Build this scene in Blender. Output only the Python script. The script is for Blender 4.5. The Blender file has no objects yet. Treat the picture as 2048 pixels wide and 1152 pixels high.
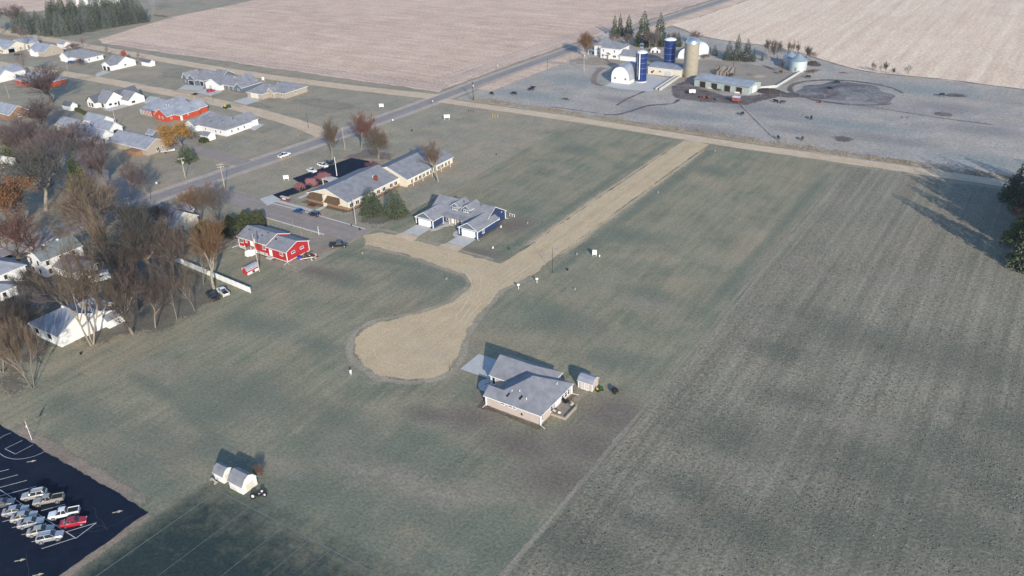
import bpy, math, random
import numpy as np
from mathutils import Vector, Matrix
S = bpy.context.scene
COL = S.collection
rad = math.radians
# ------------------------------------------------------------------ camera
CAM_H = 110.0
FPX = 1676.69 / 2048.0                      # focal length in image widths
PITCH, ROLL, YAW = rad(28.07465), rad(-2.209499), rad(-34.195651)
cy_, sy_ = math.cos(YAW), math.sin(YAW)
FW = Vector((sy_*math.cos(PITCH), cy_*math.cos(PITCH), -math.sin(PITCH)))
RT0 = Vector((cy_, -sy_, 0)); UP0 = RT0.cross(FW)
RT = math.cos(ROLL)*RT0 + math.sin(ROLL)*UP0
UP = -math.sin(ROLL)*RT0 + math.cos(ROLL)*UP0
cam = bpy.data.cameras.new('camera'); camo = bpy.data.objects.new('camera', cam); COL.objects.link(camo)
camo.matrix_world = Matrix(((RT.x, UP.x, -FW.x, 0), (RT.y, UP.y, -FW.y, 0), (RT.z, UP.z, -FW.z, CAM_H), (0, 0, 0, 1)))
cam.sensor_width = 36; cam.lens = 36*FPX; cam.clip_start = 1; cam.clip_end = 6000
S.camera = camo
# ------------------------------------------------------------------ light
SUN_EL, SUN_AZ = rad(20), rad(132)          # azimuth clockwise from +y: the sun stands in the south-east
w = bpy.data.worlds.new('World'); S.world = w; w.use_nodes = True
nt = w.node_tree
sky = nt.nodes.new('ShaderNodeTexSky'); sky.sky_type = 'NISHITA'; sky.sun_disc = False
sky.sun_elevation = SUN_EL; sky.sun_rotation = SUN_AZ; sky.air_density = 1.0; sky.dust_density = 0.4; sky.ozone_density = 4.0
bg = nt.nodes['Background']; bg.inputs['Strength'].default_value = 0.14
nt.links.new(sky.outputs[0], bg.inputs[0])
sl = bpy.data.lights.new('sun', 'SUN'); so = bpy.data.objects.new('sun', sl); COL.objects.link(so)
sl.energy = 3.4; sl.angle = rad(0.5); sl.color = (1, .91, .79)
dirv = Vector((math.sin(SUN_AZ)*math.cos(SUN_EL), math.cos(SUN_AZ)*math.cos(SUN_EL), math.sin(SUN_EL)))
so.rotation_euler = dirv.to_track_quat('Z', 'Y').to_euler(); so.location = (0, 0, 200)
S.view_settings.view_transform = 'Standard'; S.view_settings.look = 'None'
S.view_settings.exposure = 0.8; S.view_settings.gamma = 1; S.view_settings.use_curve_mapping = False

# ------------------------------------------------------------------ helpers
def g(px, py, z=0.0):
    """point of the place seen at this photograph pixel (2048 x 1152) on the level z"""
    d = FW + RT*((px-1024)/1676.69) - UP*((py-576)/1676.69)
    t = (z-CAM_H)/d.z
    return (d.x*t, d.y*t)
def hgt(b, t):
    """height in metres of something standing on pixel b whose top shows at pixel t"""
    x, y = g(*b); h = 0.0
    while h < 40:
        v = Vector((x, y, h-CAM_H)); 
        if 576 - 1676.69*v.dot(UP)/v.dot(FW) < t[1]: break
        h += .1
    return h
def tag(o, label=None, cat=None, group=None, kind=None):
    if label: o['label'] = label
    if cat: o['category'] = cat
    if group: o['group'] = group
    if kind: o['kind'] = kind
    return o
def empty(name, loc, label, cat, group=None, rz=0.0):
    o = bpy.data.objects.new(name, None); COL.objects.link(o); o.location = loc; o.rotation_euler[2] = rz
    o.empty_display_size = .3
    return tag(o, label, cat, group)
def copy_tree(o, parent=None):
    c = o.copy(); COL.objects.link(c)
    if parent: c.parent = parent
    for ch in list(o.children): copy_tree(ch, c)
    return c
class MB:
    def __init__(s): s.v = []; s.f = []; s.m = []
    def add(s, vs, fs, m=0):
        n = len(s.v); s.v += [tuple(q) for q in vs]; s.f += [tuple(i+n for i in q) for q in fs]; s.m += [m]*len(fs); return s
    def box(s, x0, x1, y0, y1, z0, z1, m=0, mt=None):
        s.add([(x0,y0,z0),(x1,y0,z0),(x1,y1,z0),(x0,y1,z0),(x0,y0,z1),(x1,y0,z1),(x1,y1,z1),(x0,y1,z1)],
              [(0,3,2,1),(0,1,5,4),(1,2,6,5),(2,3,7,6),(3,0,4,7)], m)
        n = len(s.v)-8; s.f.append((n+4,n+5,n+6,n+7)); s.m.append(m if mt is None else mt); return s
    def prism(s, poly, z0, z1, m=0, mt=None):
        n = len(poly); vs = [(x,y,z0) for x,y in poly]+[(x,y,z1) for x,y in poly]
        s.add(vs, [(i,(i+1)%n,(i+1)%n+n,i+n) for i in range(n)], m)
        k = len(s.v)-2*n; s.f.append(tuple(range(k+n,k+2*n))); s.m.append(m if mt is None else mt)
        s.f.append(tuple(reversed(range(k,k+n)))); s.m.append(m); return s
    def extr(s, sec, axis, a0, a1, m=0):
        """closed section [(u,z)] extruded along axis x (u = y) or y (u = x)"""
        P = (lambda a,u,z: (a,u,z)) if axis == 'x' else (lambda a,u,z: (u,a,z))
        n = len(sec); vs = [P(a0,u,z) for u,z in sec]+[P(a1,u,z) for u,z in sec]
        s.add(vs, [(i,(i+1)%n,(i+1)%n+n,i+n) for i in range(n)]+[tuple(reversed(range(n))), tuple(range(n,2*n))], m); return s
    def tube(s, p0, p1, r0, r1=None, n=6, m=0, cap=True):
        r1 = r0 if r1 is None else r1
        p0, p1 = Vector(p0), Vector(p1); d = (p1-p0)
        if d.length < 1e-6: return s
        d.normalize(); a = d.orthogonal().normalized(); b = d.cross(a)
        vs = []
        for p, r in ((p0,r0),(p1,r1)):
            for i in range(n):
                t = 2*math.pi*i/n; vs.append(p+(a*math.cos(t)+b*math.sin(t))*r)
        fs = [(i,(i+1)%n,(i+1)%n+n,i+n) for i in range(n)]
        if cap: fs += [tuple(range(n,2*n)), tuple(reversed(range(n)))]
        s.add(vs, fs, m); return s
    def lathe(s, prof, n=24, m=0, c=(0,0)):
        """prof [(r,z)] bottom to top around a vertical axis"""
        vs = [(c[0]+r*math.cos(2*math.pi*i/n), c[1]+r*math.sin(2*math.pi*i/n), z) for r,z in prof for i in range(n)]
        fs = [(k*n+i,k*n+(i+1)%n,(k+1)*n+(i+1)%n,(k+1)*n+i) for k in range(len(prof)-1) for i in range(n)]
        fs.append(tuple(range((len(prof)-1)*n,len(prof)*n))); s.add(vs, fs, m); return s
    def mesh(s, name, mats, smooth=False):
        me = bpy.data.meshes.new(name); me.from_pydata(s.v, [], s.f)
        for q in (mats if isinstance(mats,(list,tuple)) else [mats]): me.materials.append(q)
        me.polygons.foreach_set('material_index', s.m)
        if smooth: me.polygons.foreach_set('use_smooth', [True]*len(s.f))
        me.update(); return me
    def build(s, name, mats, parent=None, loc=(0,0,0), smooth=False):
        return link(name, s.mesh(name, mats, smooth), parent, loc)
def link(name, me, parent=None, loc=(0,0,0), rz=0.0):
    o = bpy.data.objects.new(name, me); COL.objects.link(o); o.location = loc; o.rotation_euler[2] = rz
    if parent: o.parent = parent
    return o
def npmesh(name, V, F, mats, mi=None):
    """fast mesh from numpy arrays: F is (n,3) or (n,4)"""
    me = bpy.data.meshes.new(name); V = np.asarray(V, dtype=np.float32); F = np.asarray(F, dtype=np.int32)
    k = F.shape[1]
    me.vertices.add(len(V)); me.vertices.foreach_set('co', V.ravel())
    me.loops.add(F.size); me.loops.foreach_set('vertex_index', F.ravel())
    me.polygons.add(len(F)); me.polygons.foreach_set('loop_start', np.arange(0, F.size, k, dtype=np.int32))
    me.polygons.foreach_set('loop_total', np.full(len(F), k, dtype=np.int32))
    for q in (mats if isinstance(mats,(list,tuple)) else [mats]): me.materials.append(q)
    if mi is not None: me.polygons.foreach_set('material_index', np.asarray(mi, dtype=np.int32))
    me.update(calc_edges=True); me.validate(); return me

# ------------------------------------------------------------------ materials
MATS = {}
def nodes(name):
    m = bpy.data.materials.new(name); m.use_nodes = True
    return m, m.node_tree, m.node_tree.nodes['Principled BSDF']
def mix(nt, fac, a, b, mode='MIX'):
    n = nt.nodes.new('ShaderNodeMix'); n.data_type = 'RGBA'; n.blend_type = mode
    for sock, val in ((n.inputs[0], fac), (n.inputs[6], a), (n.inputs[7], b)):
        if isinstance(val, bpy.types.NodeSocket): nt.links.new(val, sock)
        elif isinstance(val, (int, float)): sock.default_value = val
        else: sock.default_value = (*val, 1)
    return n.outputs[2]
def noise(nt, vec, scale, detail=3, rough=.55, dist=0.0):
    n = nt.nodes.new('ShaderNodeTexNoise'); n.inputs['Scale'].default_value = scale
    n.inputs['Detail'].default_value = detail; n.inputs['Roughness'].default_value = rough; n.inputs['Distortion'].default_value = dist
    nt.links.new(vec, n.inputs['Vector']); return n.outputs['Fac']
def ramp(nt, fac, lo, hi):
    n = nt.nodes.new('ShaderNodeMapRange'); n.inputs['From Min'].default_value = lo; n.inputs['From Max'].default_value = hi
    nt.links.new(fac, n.inputs['Value']); return n.outputs['Result']
def coords(nt, sc=(1,1,1), rz=0.0, loc=(0,0,0), kind='Object'):
    t = nt.nodes.new('ShaderNodeTexCoord'); mp = nt.nodes.new('ShaderNodeMapping')
    mp.inputs['Scale'].default_value = sc; mp.inputs['Rotation'].default_value[2] = rz; mp.inputs['Location'].default_value = loc
    nt.links.new(t.outputs[kind], mp.inputs['Vector']); return mp.outputs['Vector']
def bump(nt, b, h, strength, dist):
    n = nt.nodes.new('ShaderNodeBump'); n.inputs['Strength'].default_value = strength; n.inputs['Distance'].default_value = dist
    nt.links.new(h, n.inputs['Height']); nt.links.new(n.outputs[0], b.inputs['Normal'])
def mat(name, col, rough=.7, var=.12, scale=1.5, metal=0.0, spec=.3, coat=0.0, lines=None):
    """plain surface: base colour with faint uneven wear; lines = (axis, pitch, depth) for siding, ribs"""
    if name in MATS: return MATS[name]
    m, nt, b = nodes(name); v = coords(nt)
    c = mix(nt, ramp(nt, noise(nt, v, scale, 4), .3, .7), tuple(q*(1-var) for q in col), tuple(min(1, q*(1+var)) for q in col))
    nt.links.new(c, b.inputs['Base Color'])
    b.inputs['Roughness'].default_value = rough; b.inputs['Metallic'].default_value = metal
    b.inputs['Specular IOR Level'].default_value = spec; b.inputs['Coat Weight'].default_value = coat
    if lines:
        ax, pitch, depth = lines
        wv = nt.nodes.new('ShaderNodeTexWave'); wv.wave_type = 'BANDS'; wv.bands_direction = ax; wv.wave_profile = 'SAW'
        wv.inputs['Scale'].default_value = math.pi*2/20/pitch; nt.links.new(coords(nt), wv.inputs['Vector'])
        bump(nt, b, wv.outputs['Fac'], .6, depth)
    MATS[name] = m; return m
def grass(name, c_dark, c_mid, c_pale, big=.03, mid=.18, fine=1.6, streak=None, tan=None, tanw=(.5,.7), bumps=.5, bdist=.15, clump=0.0, rot=0.0, soft=0.0, attrs=()):
    """grassland / stubble: patches of three tones, dead patches, clumps, and mowing or drill rows (streak = (sx, sy, weight))"""
    m, nt, b = nodes(name); v = coords(nt)
    c = mix(nt, ramp(nt, noise(nt, v, big, 5, .6, .3), .35, .65), c_dark, c_mid)
    c = mix(nt, ramp(nt, noise(nt, v, mid, 5, .65), .4, .75), c, c_pale)
    if tan:
        c = mix(nt, ramp(nt, noise(nt, coords(nt, loc=(31, 17, 0)), big*1.4, 7, .68, .8), *tanw), c, tan)
    hsum = noise(nt, v, fine, 4, .7)
    if streak:
        sx, sy, wt = streak
        st = noise(nt, coords(nt, (sx, sy, 1), rot), 1, 5, .62)
        c = mix(nt, wt, c, mix(nt, ramp(nt, st, .25, .75), tuple(q*.45 for q in c_mid), tuple(min(1, q*1.55) for q in c_pale)))
    if clump:
        vo = nt.nodes.new('ShaderNodeTexNoise'); vo.inputs['Scale'].default_value = .75; vo.inputs['Detail'].default_value = 5; vo.inputs['Roughness'].default_value = .75
        nt.links.new(v, vo.inputs['Vector'])
        c = mix(nt, clump, c, mix(nt, ramp(nt, vo.outputs['Fac'], .35, .68), tuple(q*.25 for q in c_dark), tuple(min(1, q*1.7) for q in c_mid)))
    for an, ac in attrs:                       # turf of another kind, or painted shade, where the ground carries this attribute
        at = nt.nodes.new('ShaderNodeAttribute'); at.attribute_name = an
        n1 = noise(nt, coords(nt, loc=(len(an)*9, 5, 0)), .30, 6, .72)
        sm = nt.nodes.new('ShaderNodeMath'); sm.operation = 'ADD'; nt.links.new(at.outputs['Fac'], sm.inputs[0]); nt.links.new(n1, sm.inputs[1])
        ml = nt.nodes.new('ShaderNodeMath'); ml.operation = 'MULTIPLY'; nt.links.new(ramp(nt, sm.outputs[0], .55, 1.25), ml.inputs[0]); nt.links.new(ramp(nt, at.outputs['Fac'], 0.0, .25), ml.inputs[1])
        c = mix(nt, ml.outputs[0], c, mix(nt, ramp(nt, n1, .35, .65), tuple(q*.86 for q in ac), tuple(q*1.14 for q in ac)))
    k = nt.nodes.new('ShaderNodeMapRange'); k.inputs['From Min'].default_value = .25; k.inputs['From Max'].default_value = .75
    k.inputs['To Min'].default_value = .62; k.inputs['To Max'].default_value = 1.34
    nt.links.new(hsum, k.inputs['Value'])
    c = mix(nt, 1.0, c, k.outputs['Result'], 'MULTIPLY')
    nt.links.new(c, b.inputs['Base Color']); b.inputs['Roughness'].default_value = .95; b.inputs['Specular IOR Level'].default_value = .12 if name == 'fresh_blacktop' else .08
    bump(nt, b, hsum, bumps, bdist)
    if soft:                                   # the layer thins out raggedly towards its rim (rim = 0 at the edge, 1 inside)
        at = nt.nodes.new('ShaderNodeAttribute'); at.attribute_name = 'rim'
        nz = noise(nt, coords(nt, loc=(7, 3, 0)), soft, 4, .75); n2 = noise(nt, coords(nt, loc=(17, 3, 0)), .12, 4, .65)
        av = nt.nodes.new('ShaderNodeMath'); av.operation = 'ADD'; nt.links.new(nz, av.inputs[0]); nt.links.new(n2, av.inputs[1]); nz = av.outputs[0]
        ad = nt.nodes.new('ShaderNodeMath'); ad.operation = 'MULTIPLY_ADD'; nt.links.new(nz, ad.inputs[0]); ad.inputs[1].default_value = 1.3
        sb = nt.nodes.new('ShaderNodeMath'); sb.operation = 'ADD'; nt.links.new(at.outputs['Fac'], sb.inputs[0]); sb.inputs[1].default_value = -1.0
        nt.links.new(sb.outputs[0], ad.inputs[2]); nt.links.new(ramp(nt, ad.outputs[0], .80, .92), b.inputs['Alpha'])
    MATS[name] = m; return m

M = {}
M['trim'] = mat('trim_white', (.70,.70,.68), .5, .04)
M['white'] = mat('white_siding', (.66,.65,.62), .6, .06, lines=('Z', .2, .02))
M['cream'] = mat('cream_wall', (.58,.52,.41), .7, .08)
M['beige'] = mat('beige_siding', (.46,.38,.33), .65, .06, lines=('Z', .18, .02))
M['navy'] = mat('navy_siding', (.022,.04,.10), .6, .1, lines=('Z', .2, .02))
M['slate'] = mat('slate_siding', (.10,.125,.15), .6, .1, lines=('Z', .2, .02))
M['red'] = mat('red_siding', (.36,.022,.025), .6, .1, lines=('Z', .2, .02))
M['orange'] = mat('orange_red_siding', (.42,.06,.022), .65, .1)
M['tan'] = mat('tan_siding', (.34,.29,.23), .65, .08, lines=('Z', .2, .02))
M['brown'] = mat('brown_brick', (.26,.155,.085), .8, .2)
M['brick'] = mat('red_brick', (.16,.045,.03), .85, .25)
M['roof'] = mat('frosted_shingle', (.205,.208,.222), .85, .2, .5)
M['roofdk'] = mat('dark_shingle', (.10,.105,.12), .85, .15, .8)
M['roofbl'] = mat('frosted_blue_shingle', (.25,.265,.30), .85, .22, .35)
M['roofgn'] = mat('greenish_grey_shingle', (.15,.17,.17), .85, .22, .6)
M['brownroof'] = mat('brown_shingle', (.10,.062,.035), .9, .2)
M['glass'] = mat('window_glass', (.02,.025,.03), .15, .1, spec=.5)
M['black'] = mat('black_plastic', (.012,.012,.014), .5, .1)
M['dark'] = mat('dark_interior', (.02,.018,.016), .9, .2)
M['metal'] = mat('galvanised_steel', (.50,.52,.54), .35, .1, metal=.8)
M['tin'] = mat('corrugated_tin', (.33,.35,.37), .55, .2, .3, metal=.15, lines=('X', .5, .03))
M['silo_blue'] = mat('blue_enamel', (.008,.028,.125), .3, .1, spec=.5)
M['concrete'] = mat('concrete', (.46,.45,.42), .85, .08, .6)
M['stave'] = mat('stave_concrete', (.31,.27,.20), .85, .1, .8, lines=('Z', .8, .03))
M['wood'] = mat('weathered_wood', (.26,.22,.17), .85, .2)
M['pole'] = mat('pole_wood', (.38,.33,.27), .85, .15)
M['rust'] = mat('rusty_iron', (.115,.055,.035), .85, .3)
M['tyre'] = mat('tyre_rubber', (.016,.016,.017), .8, .1)
M['rim'] = mat('alloy_rim', (.5,.5,.5), .35, .05, metal=.7)
M['lampred'] = mat('tail_light_red', (.30,.012,.012), .25, .05)
M['lampclear'] = mat('headlight_clear', (.7,.7,.68), .2, .05)
M['green'] = mat('green_paint', (.02,.085,.022), .4, .1)
M['yellow'] = mat('yellow_paint', (.6,.42,.03), .5, .1)
M['bluep'] = mat('blue_plastic', (.02,.06,.33), .5, .1)
M['redp'] = mat('red_paint', (.40,.03,.03), .5, .12)
M['bark'] = mat('bark', (.20,.165,.13), .9, .25, 2)
M['barkdk'] = mat('dark_bark', (.10,.085,.075), .9, .25, 2)
M['barkpale'] = mat('pale_bark', (.25,.215,.165), .9, .2, 2)
M['cow'] = mat('black_cow_hide', (.012,.011,.011), .7, .2)
M['cowred'] = mat('red_brown_cow_hide', (.055,.022,.016), .7, .2)
M['line'] = mat('white_line_paint', (.62,.62,.60), .7, .15, 3)
M['arrow'] = mat('worn_yellow_paint', (.55,.47,.30), .7, .15, 3)
M['dustyred'] = mat('dusty_red_paint', (.26,.075,.065), .7, .2)
M['greybox'] = mat('weathered_grey_plastic', (.27,.27,.25), .7, .15)
M['soil'] = mat('dark_soil', (.055,.045,.04), .95, .3)
# ------------------------------------------------------------------ ground
rnd = random.Random(7)
def rag(poly, step=2.0, amp=.5, seed=1):
    r = random.Random(seed); out = []
    n = len(poly)
    for i in range(n):
        a, b = Vector(poly[i]), Vector(poly[(i+1) % n]); d = b-a; L = d.length
        k = max(1, min(220, int(L/step))); nx = Vector((-d.y, d.x))/max(L, 1e-6); dr = 0
        for j in range(k):
            dr = .6*dr + r.uniform(-amp, amp); p = a+d*(j/k)
            out.append(tuple(p+nx*(dr if j else 0)))
    return out
def sheet(name, poly, z, m, ragged=None, seed=1, kind='structure'):
    if ragged: poly = rag(poly, ragged[0], ragged[1], seed)
    me = bpy.data.meshes.new(name); me.from_pydata([(x, y, z) for x, y in poly], [], [tuple(range(len(poly)))])
    me.materials.append(m); me.update()
    if me.polygons[0].normal.z < 0: me.flip_normals()
    o = link(name, me); return tag(o, kind=kind)
def soft(name, poly, z, m, w_=2.0, step=1.5, amp=.4, seed=1):
    """ground layer on a fine grid; the attribute rim rises from 0 at its outline to 1 w_ metres inside"""
    P = np.array(rag(poly, 2.0, amp, seed)); A, B = P, np.roll(P, -1, 0); s = max(.7, w_/3)
    x0, y0 = P.min(0)-s; x1, y1 = P.max(0)+s; xs = np.arange(x0, x1+s, s); ys = np.arange(y0, y1+s, s); X, Y = np.meshgrid(xs, ys, indexing='ij')
    d2 = np.full(X.shape, 1e9); ins = np.zeros(X.shape, bool)
    for (ax, ay), (bx_, by_) in zip(A, B):
        ex, ey = bx_-ax, by_-ay; t = np.clip(((X-ax)*ex+(Y-ay)*ey)/(ex*ex+ey*ey+1e-9), 0, 1)
        d2 = np.minimum(d2, (X-ax-t*ex)**2+(Y-ay-t*ey)**2)
        if ay != by_: ins ^= ((ay > Y) != (by_ > Y)) & (X < ex*(Y-ay)/(ey if ey else 1e-9)+ax)
    rim = np.where(ins, np.clip(np.sqrt(d2)/w_, 0, 1), 0).astype(np.float32); nx, ny = X.shape
    keep = np.maximum.reduce([rim[:-1, :-1], rim[1:, :-1], rim[:-1, 1:], rim[1:, 1:]]) > 0
    I = np.arange(nx*ny).reshape(nx, ny); F = np.stack([I[:-1, :-1], I[1:, :-1], I[1:, 1:], I[:-1, 1:]], -1)[keep]
    used, inv = np.unique(F, return_inverse=True); V = np.stack([X.ravel(), Y.ravel(), np.full(nx*ny, z)], 1)[used]
    me = npmesh(name, V, inv.reshape(F.shape), m); at = me.attributes.new('rim', 'FLOAT', 'POINT'); at.data.foreach_set('value', rim.ravel()[used])
    return tag(link(name, me), kind='structure')
def band(pts, w0, w1=None):
    """polygon of a strip of this width along a polyline"""
    w1 = w0 if w1 is None else w1
    P = [Vector(p) for p in pts]; L, R_ = [], []
    for i, p in enumerate(P):
        d = (P[min(i+1, len(P)-1)]-P[max(i-1, 0)]).normalized(); n = Vector((-d.y, d.x))
        wv = w0+(w1-w0)*i/(len(P)-1)
        L.append(tuple(p+n*wv/2)); R_.append(tuple(p-n*wv/2))
    return L+R_[::-1]
def smooth(pts, k=6):
    out = []; n = len(pts)
    for i in range(n-1):
        p0, p1, p2, p3 = [Vector(pts[max(0, min(n-1, i+q))]) for q in (-1, 0, 1, 2)]
        for j in range(k):
            t = j/k; out.append(tuple(.5*((2*p1)+(p2-p0)*t+(2*p0-5*p1+4*p2-p3)*t*t+(3*p1-p0-3*p2+p3)*t**3)))
    out.append(tuple(pts[-1])); return out
def sstrip(name, pts, width, z, m, k=5, seed=1):
    P = smooth(pts, k); L = band(P, width); n = len(P); C = [tuple(p) for p in P]
    me = bpy.data.meshes.new(name); V = [(*L[i], z) for i in range(n)]+[(*C[i], z+.0015) for i in range(n)]+[(*L[2*n-1-i], z) for i in range(n)]
    F = []
    for i in range(n-1): F += [(i, n+i, n+i+1, i+1), (n+i, 2*n+i, 2*n+i+1, n+i+1)]
    me.from_pydata(V, [], F); rim = [0.0]*n+[1.0]*n+[0.0]*n
    for i in (0, n-1): rim[n+i] = 0.0
    at = me.attributes.new('rim', 'FLOAT', 'POINT'); at.data.foreach_set('value', rim); me.materials.append(m); me.update()
    if me.polygons[0].normal.z < 0: me.flip_normals()
    return tag(link(name, me), kind='structure')
def strip(name, pts, width, z, m, k=6, ragged=None, seed=1, w1=None):
    return sheet(name, band(smooth(pts, k) if k else pts, width, w1), z, m, ragged, seed)
def gp(*pp): return [g(*q) for q in pp]

G = {}
G['lawn'] = grass('town_lawn', (0.1967,0.1927,0.1445), (0.2694,0.2462,0.1795), (0.3638,0.3148,0.2245), .025, .11, 1.3, (.9, .12, .18), (0.3934,0.2955,0.1989), (.46,.72))
G['lot'] = grass('lot_grass', (0.1343,0.1580,0.1074), (0.2048,0.2069,0.1392), (0.3014,0.2669,0.1790), .028, .09, 1.5, (.42, .045, .30), (0.3242,0.2580,0.1711), (.45,.66), .7, .16, attrs=(('tone', (.138,.155,.117)), ('dead', (.270,.235,.172)), ('worn', (.178,.150,.118)), ('pitch', (.030,.047,.043))))
G['hay'] = grass('hay_field_growth', (0.1594,0.1547,0.1036), (0.2184,0.2019,0.1430), (0.3069,0.2692,0.1970), .02, .07, 1.5, (.50, .008, .52), (0.2952,0.2356,0.1659), (.46,.66), .7, .22, .20, rad(-3), attrs=(('regdim', (.112,.120,.092)), ('dead', (.255,.225,.17))))
G['pasture'] = grass('frosted_pasture', (0.2869,0.2748,0.2398), (0.3805,0.3463,0.2977), (0.4678,0.4088,0.3411), .02, .09, .8, None, (0.3991,0.3293,0.2532), (.48,.75), .5, .12, attrs=(('worn', (.235,.215,.205)), ('tone', (.235,.262,.245))))
G['corn'] = grass('corn_stubble', (0.4856,0.3214,0.2307), (0.6039,0.4179,0.3023), (0.7362,0.5267,0.3866), .012, .06, .7, (.016, .32, .30), None, (.5,.7), .8, .25)
G['bean'] = grass('bean_stubble', (0.6843,0.4708,0.3309), (0.7795,0.5465,0.3902), (0.8000,0.6167,0.4495), .012, .06, .6, (.22, .010, .30), None, (.5,.7), .7, .2, rot=rad(2))
G['gravel'] = grass('gravel_road', (.47,.350,.200), (.53,.400,.240), (.58,.450,.285), .06, .22, 2.5, (.6, .05, .10), (.46,.37,.26), (.48,.72), .4, .06, soft=2.0)
G['gravel2'] = grass('gravel_road_pale', (0.473,0.352,0.230), (0.561,0.428,0.288), (0.638,0.500,0.351), .05, .25, 2.5, (.05, 1.0, .16), None, (.5,.7), .4, .06)
G['gravel3'] = grass('frosted_gravel_road', (0.356,0.285,0.216), (0.432,0.350,0.270), (0.508,0.420,0.333), .05, .25, 2.5, (.05, 1.0, .2), None, (.5,.7), .4, .06)
G['gravel2s'] = grass('drive_gravel', (0.407,0.301,0.189), (0.473,0.357,0.234), (0.539,0.418,0.288), .05, .25, 2.5, None, None, (.5,.7), .4, .06, soft=1.6)
G['litter'] = grass('leaf_litter', (.120,.100,.076), (.158,.132,.102), (.205,.178,.138), .05, .25, 1.8, None, (.165,.162,.122), (.42,.66), .9, .2, soft=1.5)
G['litter2'] = grass('red_leaf_litter', (.155,.115,.10), (.195,.152,.132), (.23,.195,.17), .05, .25, 1.8, None, (.17,.165,.14), (.42,.66), .9, .2, soft=1.5)
G['weeds'] = grass('tall_dry_grass', (0.322,0.248,0.160), (0.414,0.325,0.215), (0.494,0.402,0.280), .06, .3, 1.8, None, (0.247,0.220,0.165), (.5,.7), 1.0, .4, soft=1.4)
G['ditch'] = grass('ditch_shade_grass', (.150,.165,.122), (.172,.184,.138), (.21,.205,.155), .04, .2, 1.6, None, (.20,.19,.14), (.48,.68), .7, .2, soft=2.5)  # darker colour for ditch shade painted as grass
G['mud'] = grass('farmyard_mud', (.085,.07,.066), (.14,.118,.108), (.20,.172,.157), .06, .3, 1.2, None, (.26,.22,.19), (.5,.7), 1.0, .3, soft=1.4)
G['yard'] = grass('farmyard_dirt', (0.275,0.221,0.171), (0.341,0.278,0.214), (0.385,0.326,0.261), .05, .2, 1.2, None, (0.275,0.257,0.214), (.45,.7), .6, .2, soft=1.2)
G['asphalt'] = grass('highway_asphalt', (.245,.212,.19), (.28,.243,.218), (.31,.275,.25), .06, .3, 3, (.9, .03, .25), None, (.5,.7), .3, .02)
G['street'] = grass('side_street_chipseal', (0.246,0.205,0.176), (0.291,0.247,0.211), (0.336,0.289,0.247), .06, .3, 3, (.03, .9, .2), None, (.5,.7), .3, .02)
G['blacktop'] = grass('fresh_blacktop', (.0028,.0085,.0225), (.0038,.0105,.027), (.009,.016,.033), .05, .3, 3, None, (.013,.019,.031), (.50,.75), .25, .02)  # the sky's blue reflection is put into the base colour
G['rub'] = grass('rubbed_turf_edge', (0.230,0.178,0.130), (0.276,0.220,0.165), (0.322,0.264,0.200), .06, .3, 1.8, None, (0.172,0.176,0.130), (.52,.72), .8, .15, soft=1.6)
G['dead'] = grass('thin_dead_turf', (.235,.205,.148), (.275,.238,.175), (.32,.28,.212), .06, .25, 1.6, (.9, .08, .2), (.19,.19,.14), (.5,.68), .6, .12, soft=2.5)
G['tone'] = grass('lush_damp_turf', (.100,.128,.098), (.130,.152,.118), (.175,.185,.145), .05, .2, 1.6, (.42, .05, .2), (.19,.18,.14), (.5,.68), .6, .12, soft=2.5)

sheet('ground', [(-3000,-1500),(3000,-1500),(3000,3500),(-3000,3500)], 0, G['lawn'])
hwy = [(-272,-40),(-271,60),(-269.5,130),(-267,165),(-263.5,200),(-259.5,243),(-256,290),(-254.5,330),(-252,390),(-247,460),(-238,530),(-228,620),(-217,720),(-204,820),(-130,1400)]
hs = smooth(hwy, 5)
def off(pts, d):
    P = [Vector(p) for p in pts]; o = []
    for i, p in enumerate(P):
        t = (P[min(i+1, len(P)-1)]-P[max(i-1, 0)]).normalized(); o.append(tuple(p+Vector((t.y, -t.x))*d))
    return o
hN = [p for p in hs if p[1] > 330]
# far fields
sheet('corn_stubble_field', [(-262,327)]+[(-545,326)]+gp((196,79),(300,47),(345,34),(470,9),(560,-12))+[(-560,1500)]+off(hN, -9)[::-1], .04, G['corn'], (4,.8), 3)
hl = [p for p in hN if p[1] < 1000]
G['headland'] = grass('stubble_headland', (.44,.315,.24), (.54,.395,.305), (.63,.47,.365), .012, .08, .7, (.30, .02, .30), None, (.5,.7), .8, .25, soft=1.2)
soft('stubble_headland', off(hl, -9)+off(hl, -28)[::-1], .046, G['headland'], 4.0, 3, .6, 68)
soft('stubble_headland', [(-262,327),(-262,344),(-330,341),(-420,339),(-540,340),(-545,326)], .050, grass('stubble_end_rows', (.44,.315,.24), (.53,.385,.295), (.61,.455,.355), .02, .08, .7, (.02, .30, .3), (.36,.265,.21), (.5,.68), .8, .25, soft=1.2), 5.0, 3, .6, 69)
sheet('far_stubble_field', gp((0,24),(80,22),(160,14),(150,0))+[(-900,900),(-1600,900),(-1600,430)], .04, G['corn'], (5,1.0), 4)
sheet('pasture_ground', [(62.6,321),(500,321),(500,520),(62.6,520)], .02, G['pasture'])
neb = gp((1341,50),(1400,72),(1470,84),(1536,92),(1600,106),(1641,119),(1700,136),(1760,147),(1850,155),(1950,166),(2048,179))
sheet('bean_stubble_field', neb+[(250,430),(900,430),(900,1500)]+off([p for p in hs if p[1] > 560], 16)[::-1], .05, G['bean'], (4,.8), 5)
sstrip('field_margin', neb+[(250,430)], 3.0, .06, G['rub'], 3, 6)
sheet('highway_verge', off([p for p in hs if p[1] > 330], 5)+off([p for p in hs if p[1] > 330], 15)[::-1], .03, G['corn'], (5,.8), 7)
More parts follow.
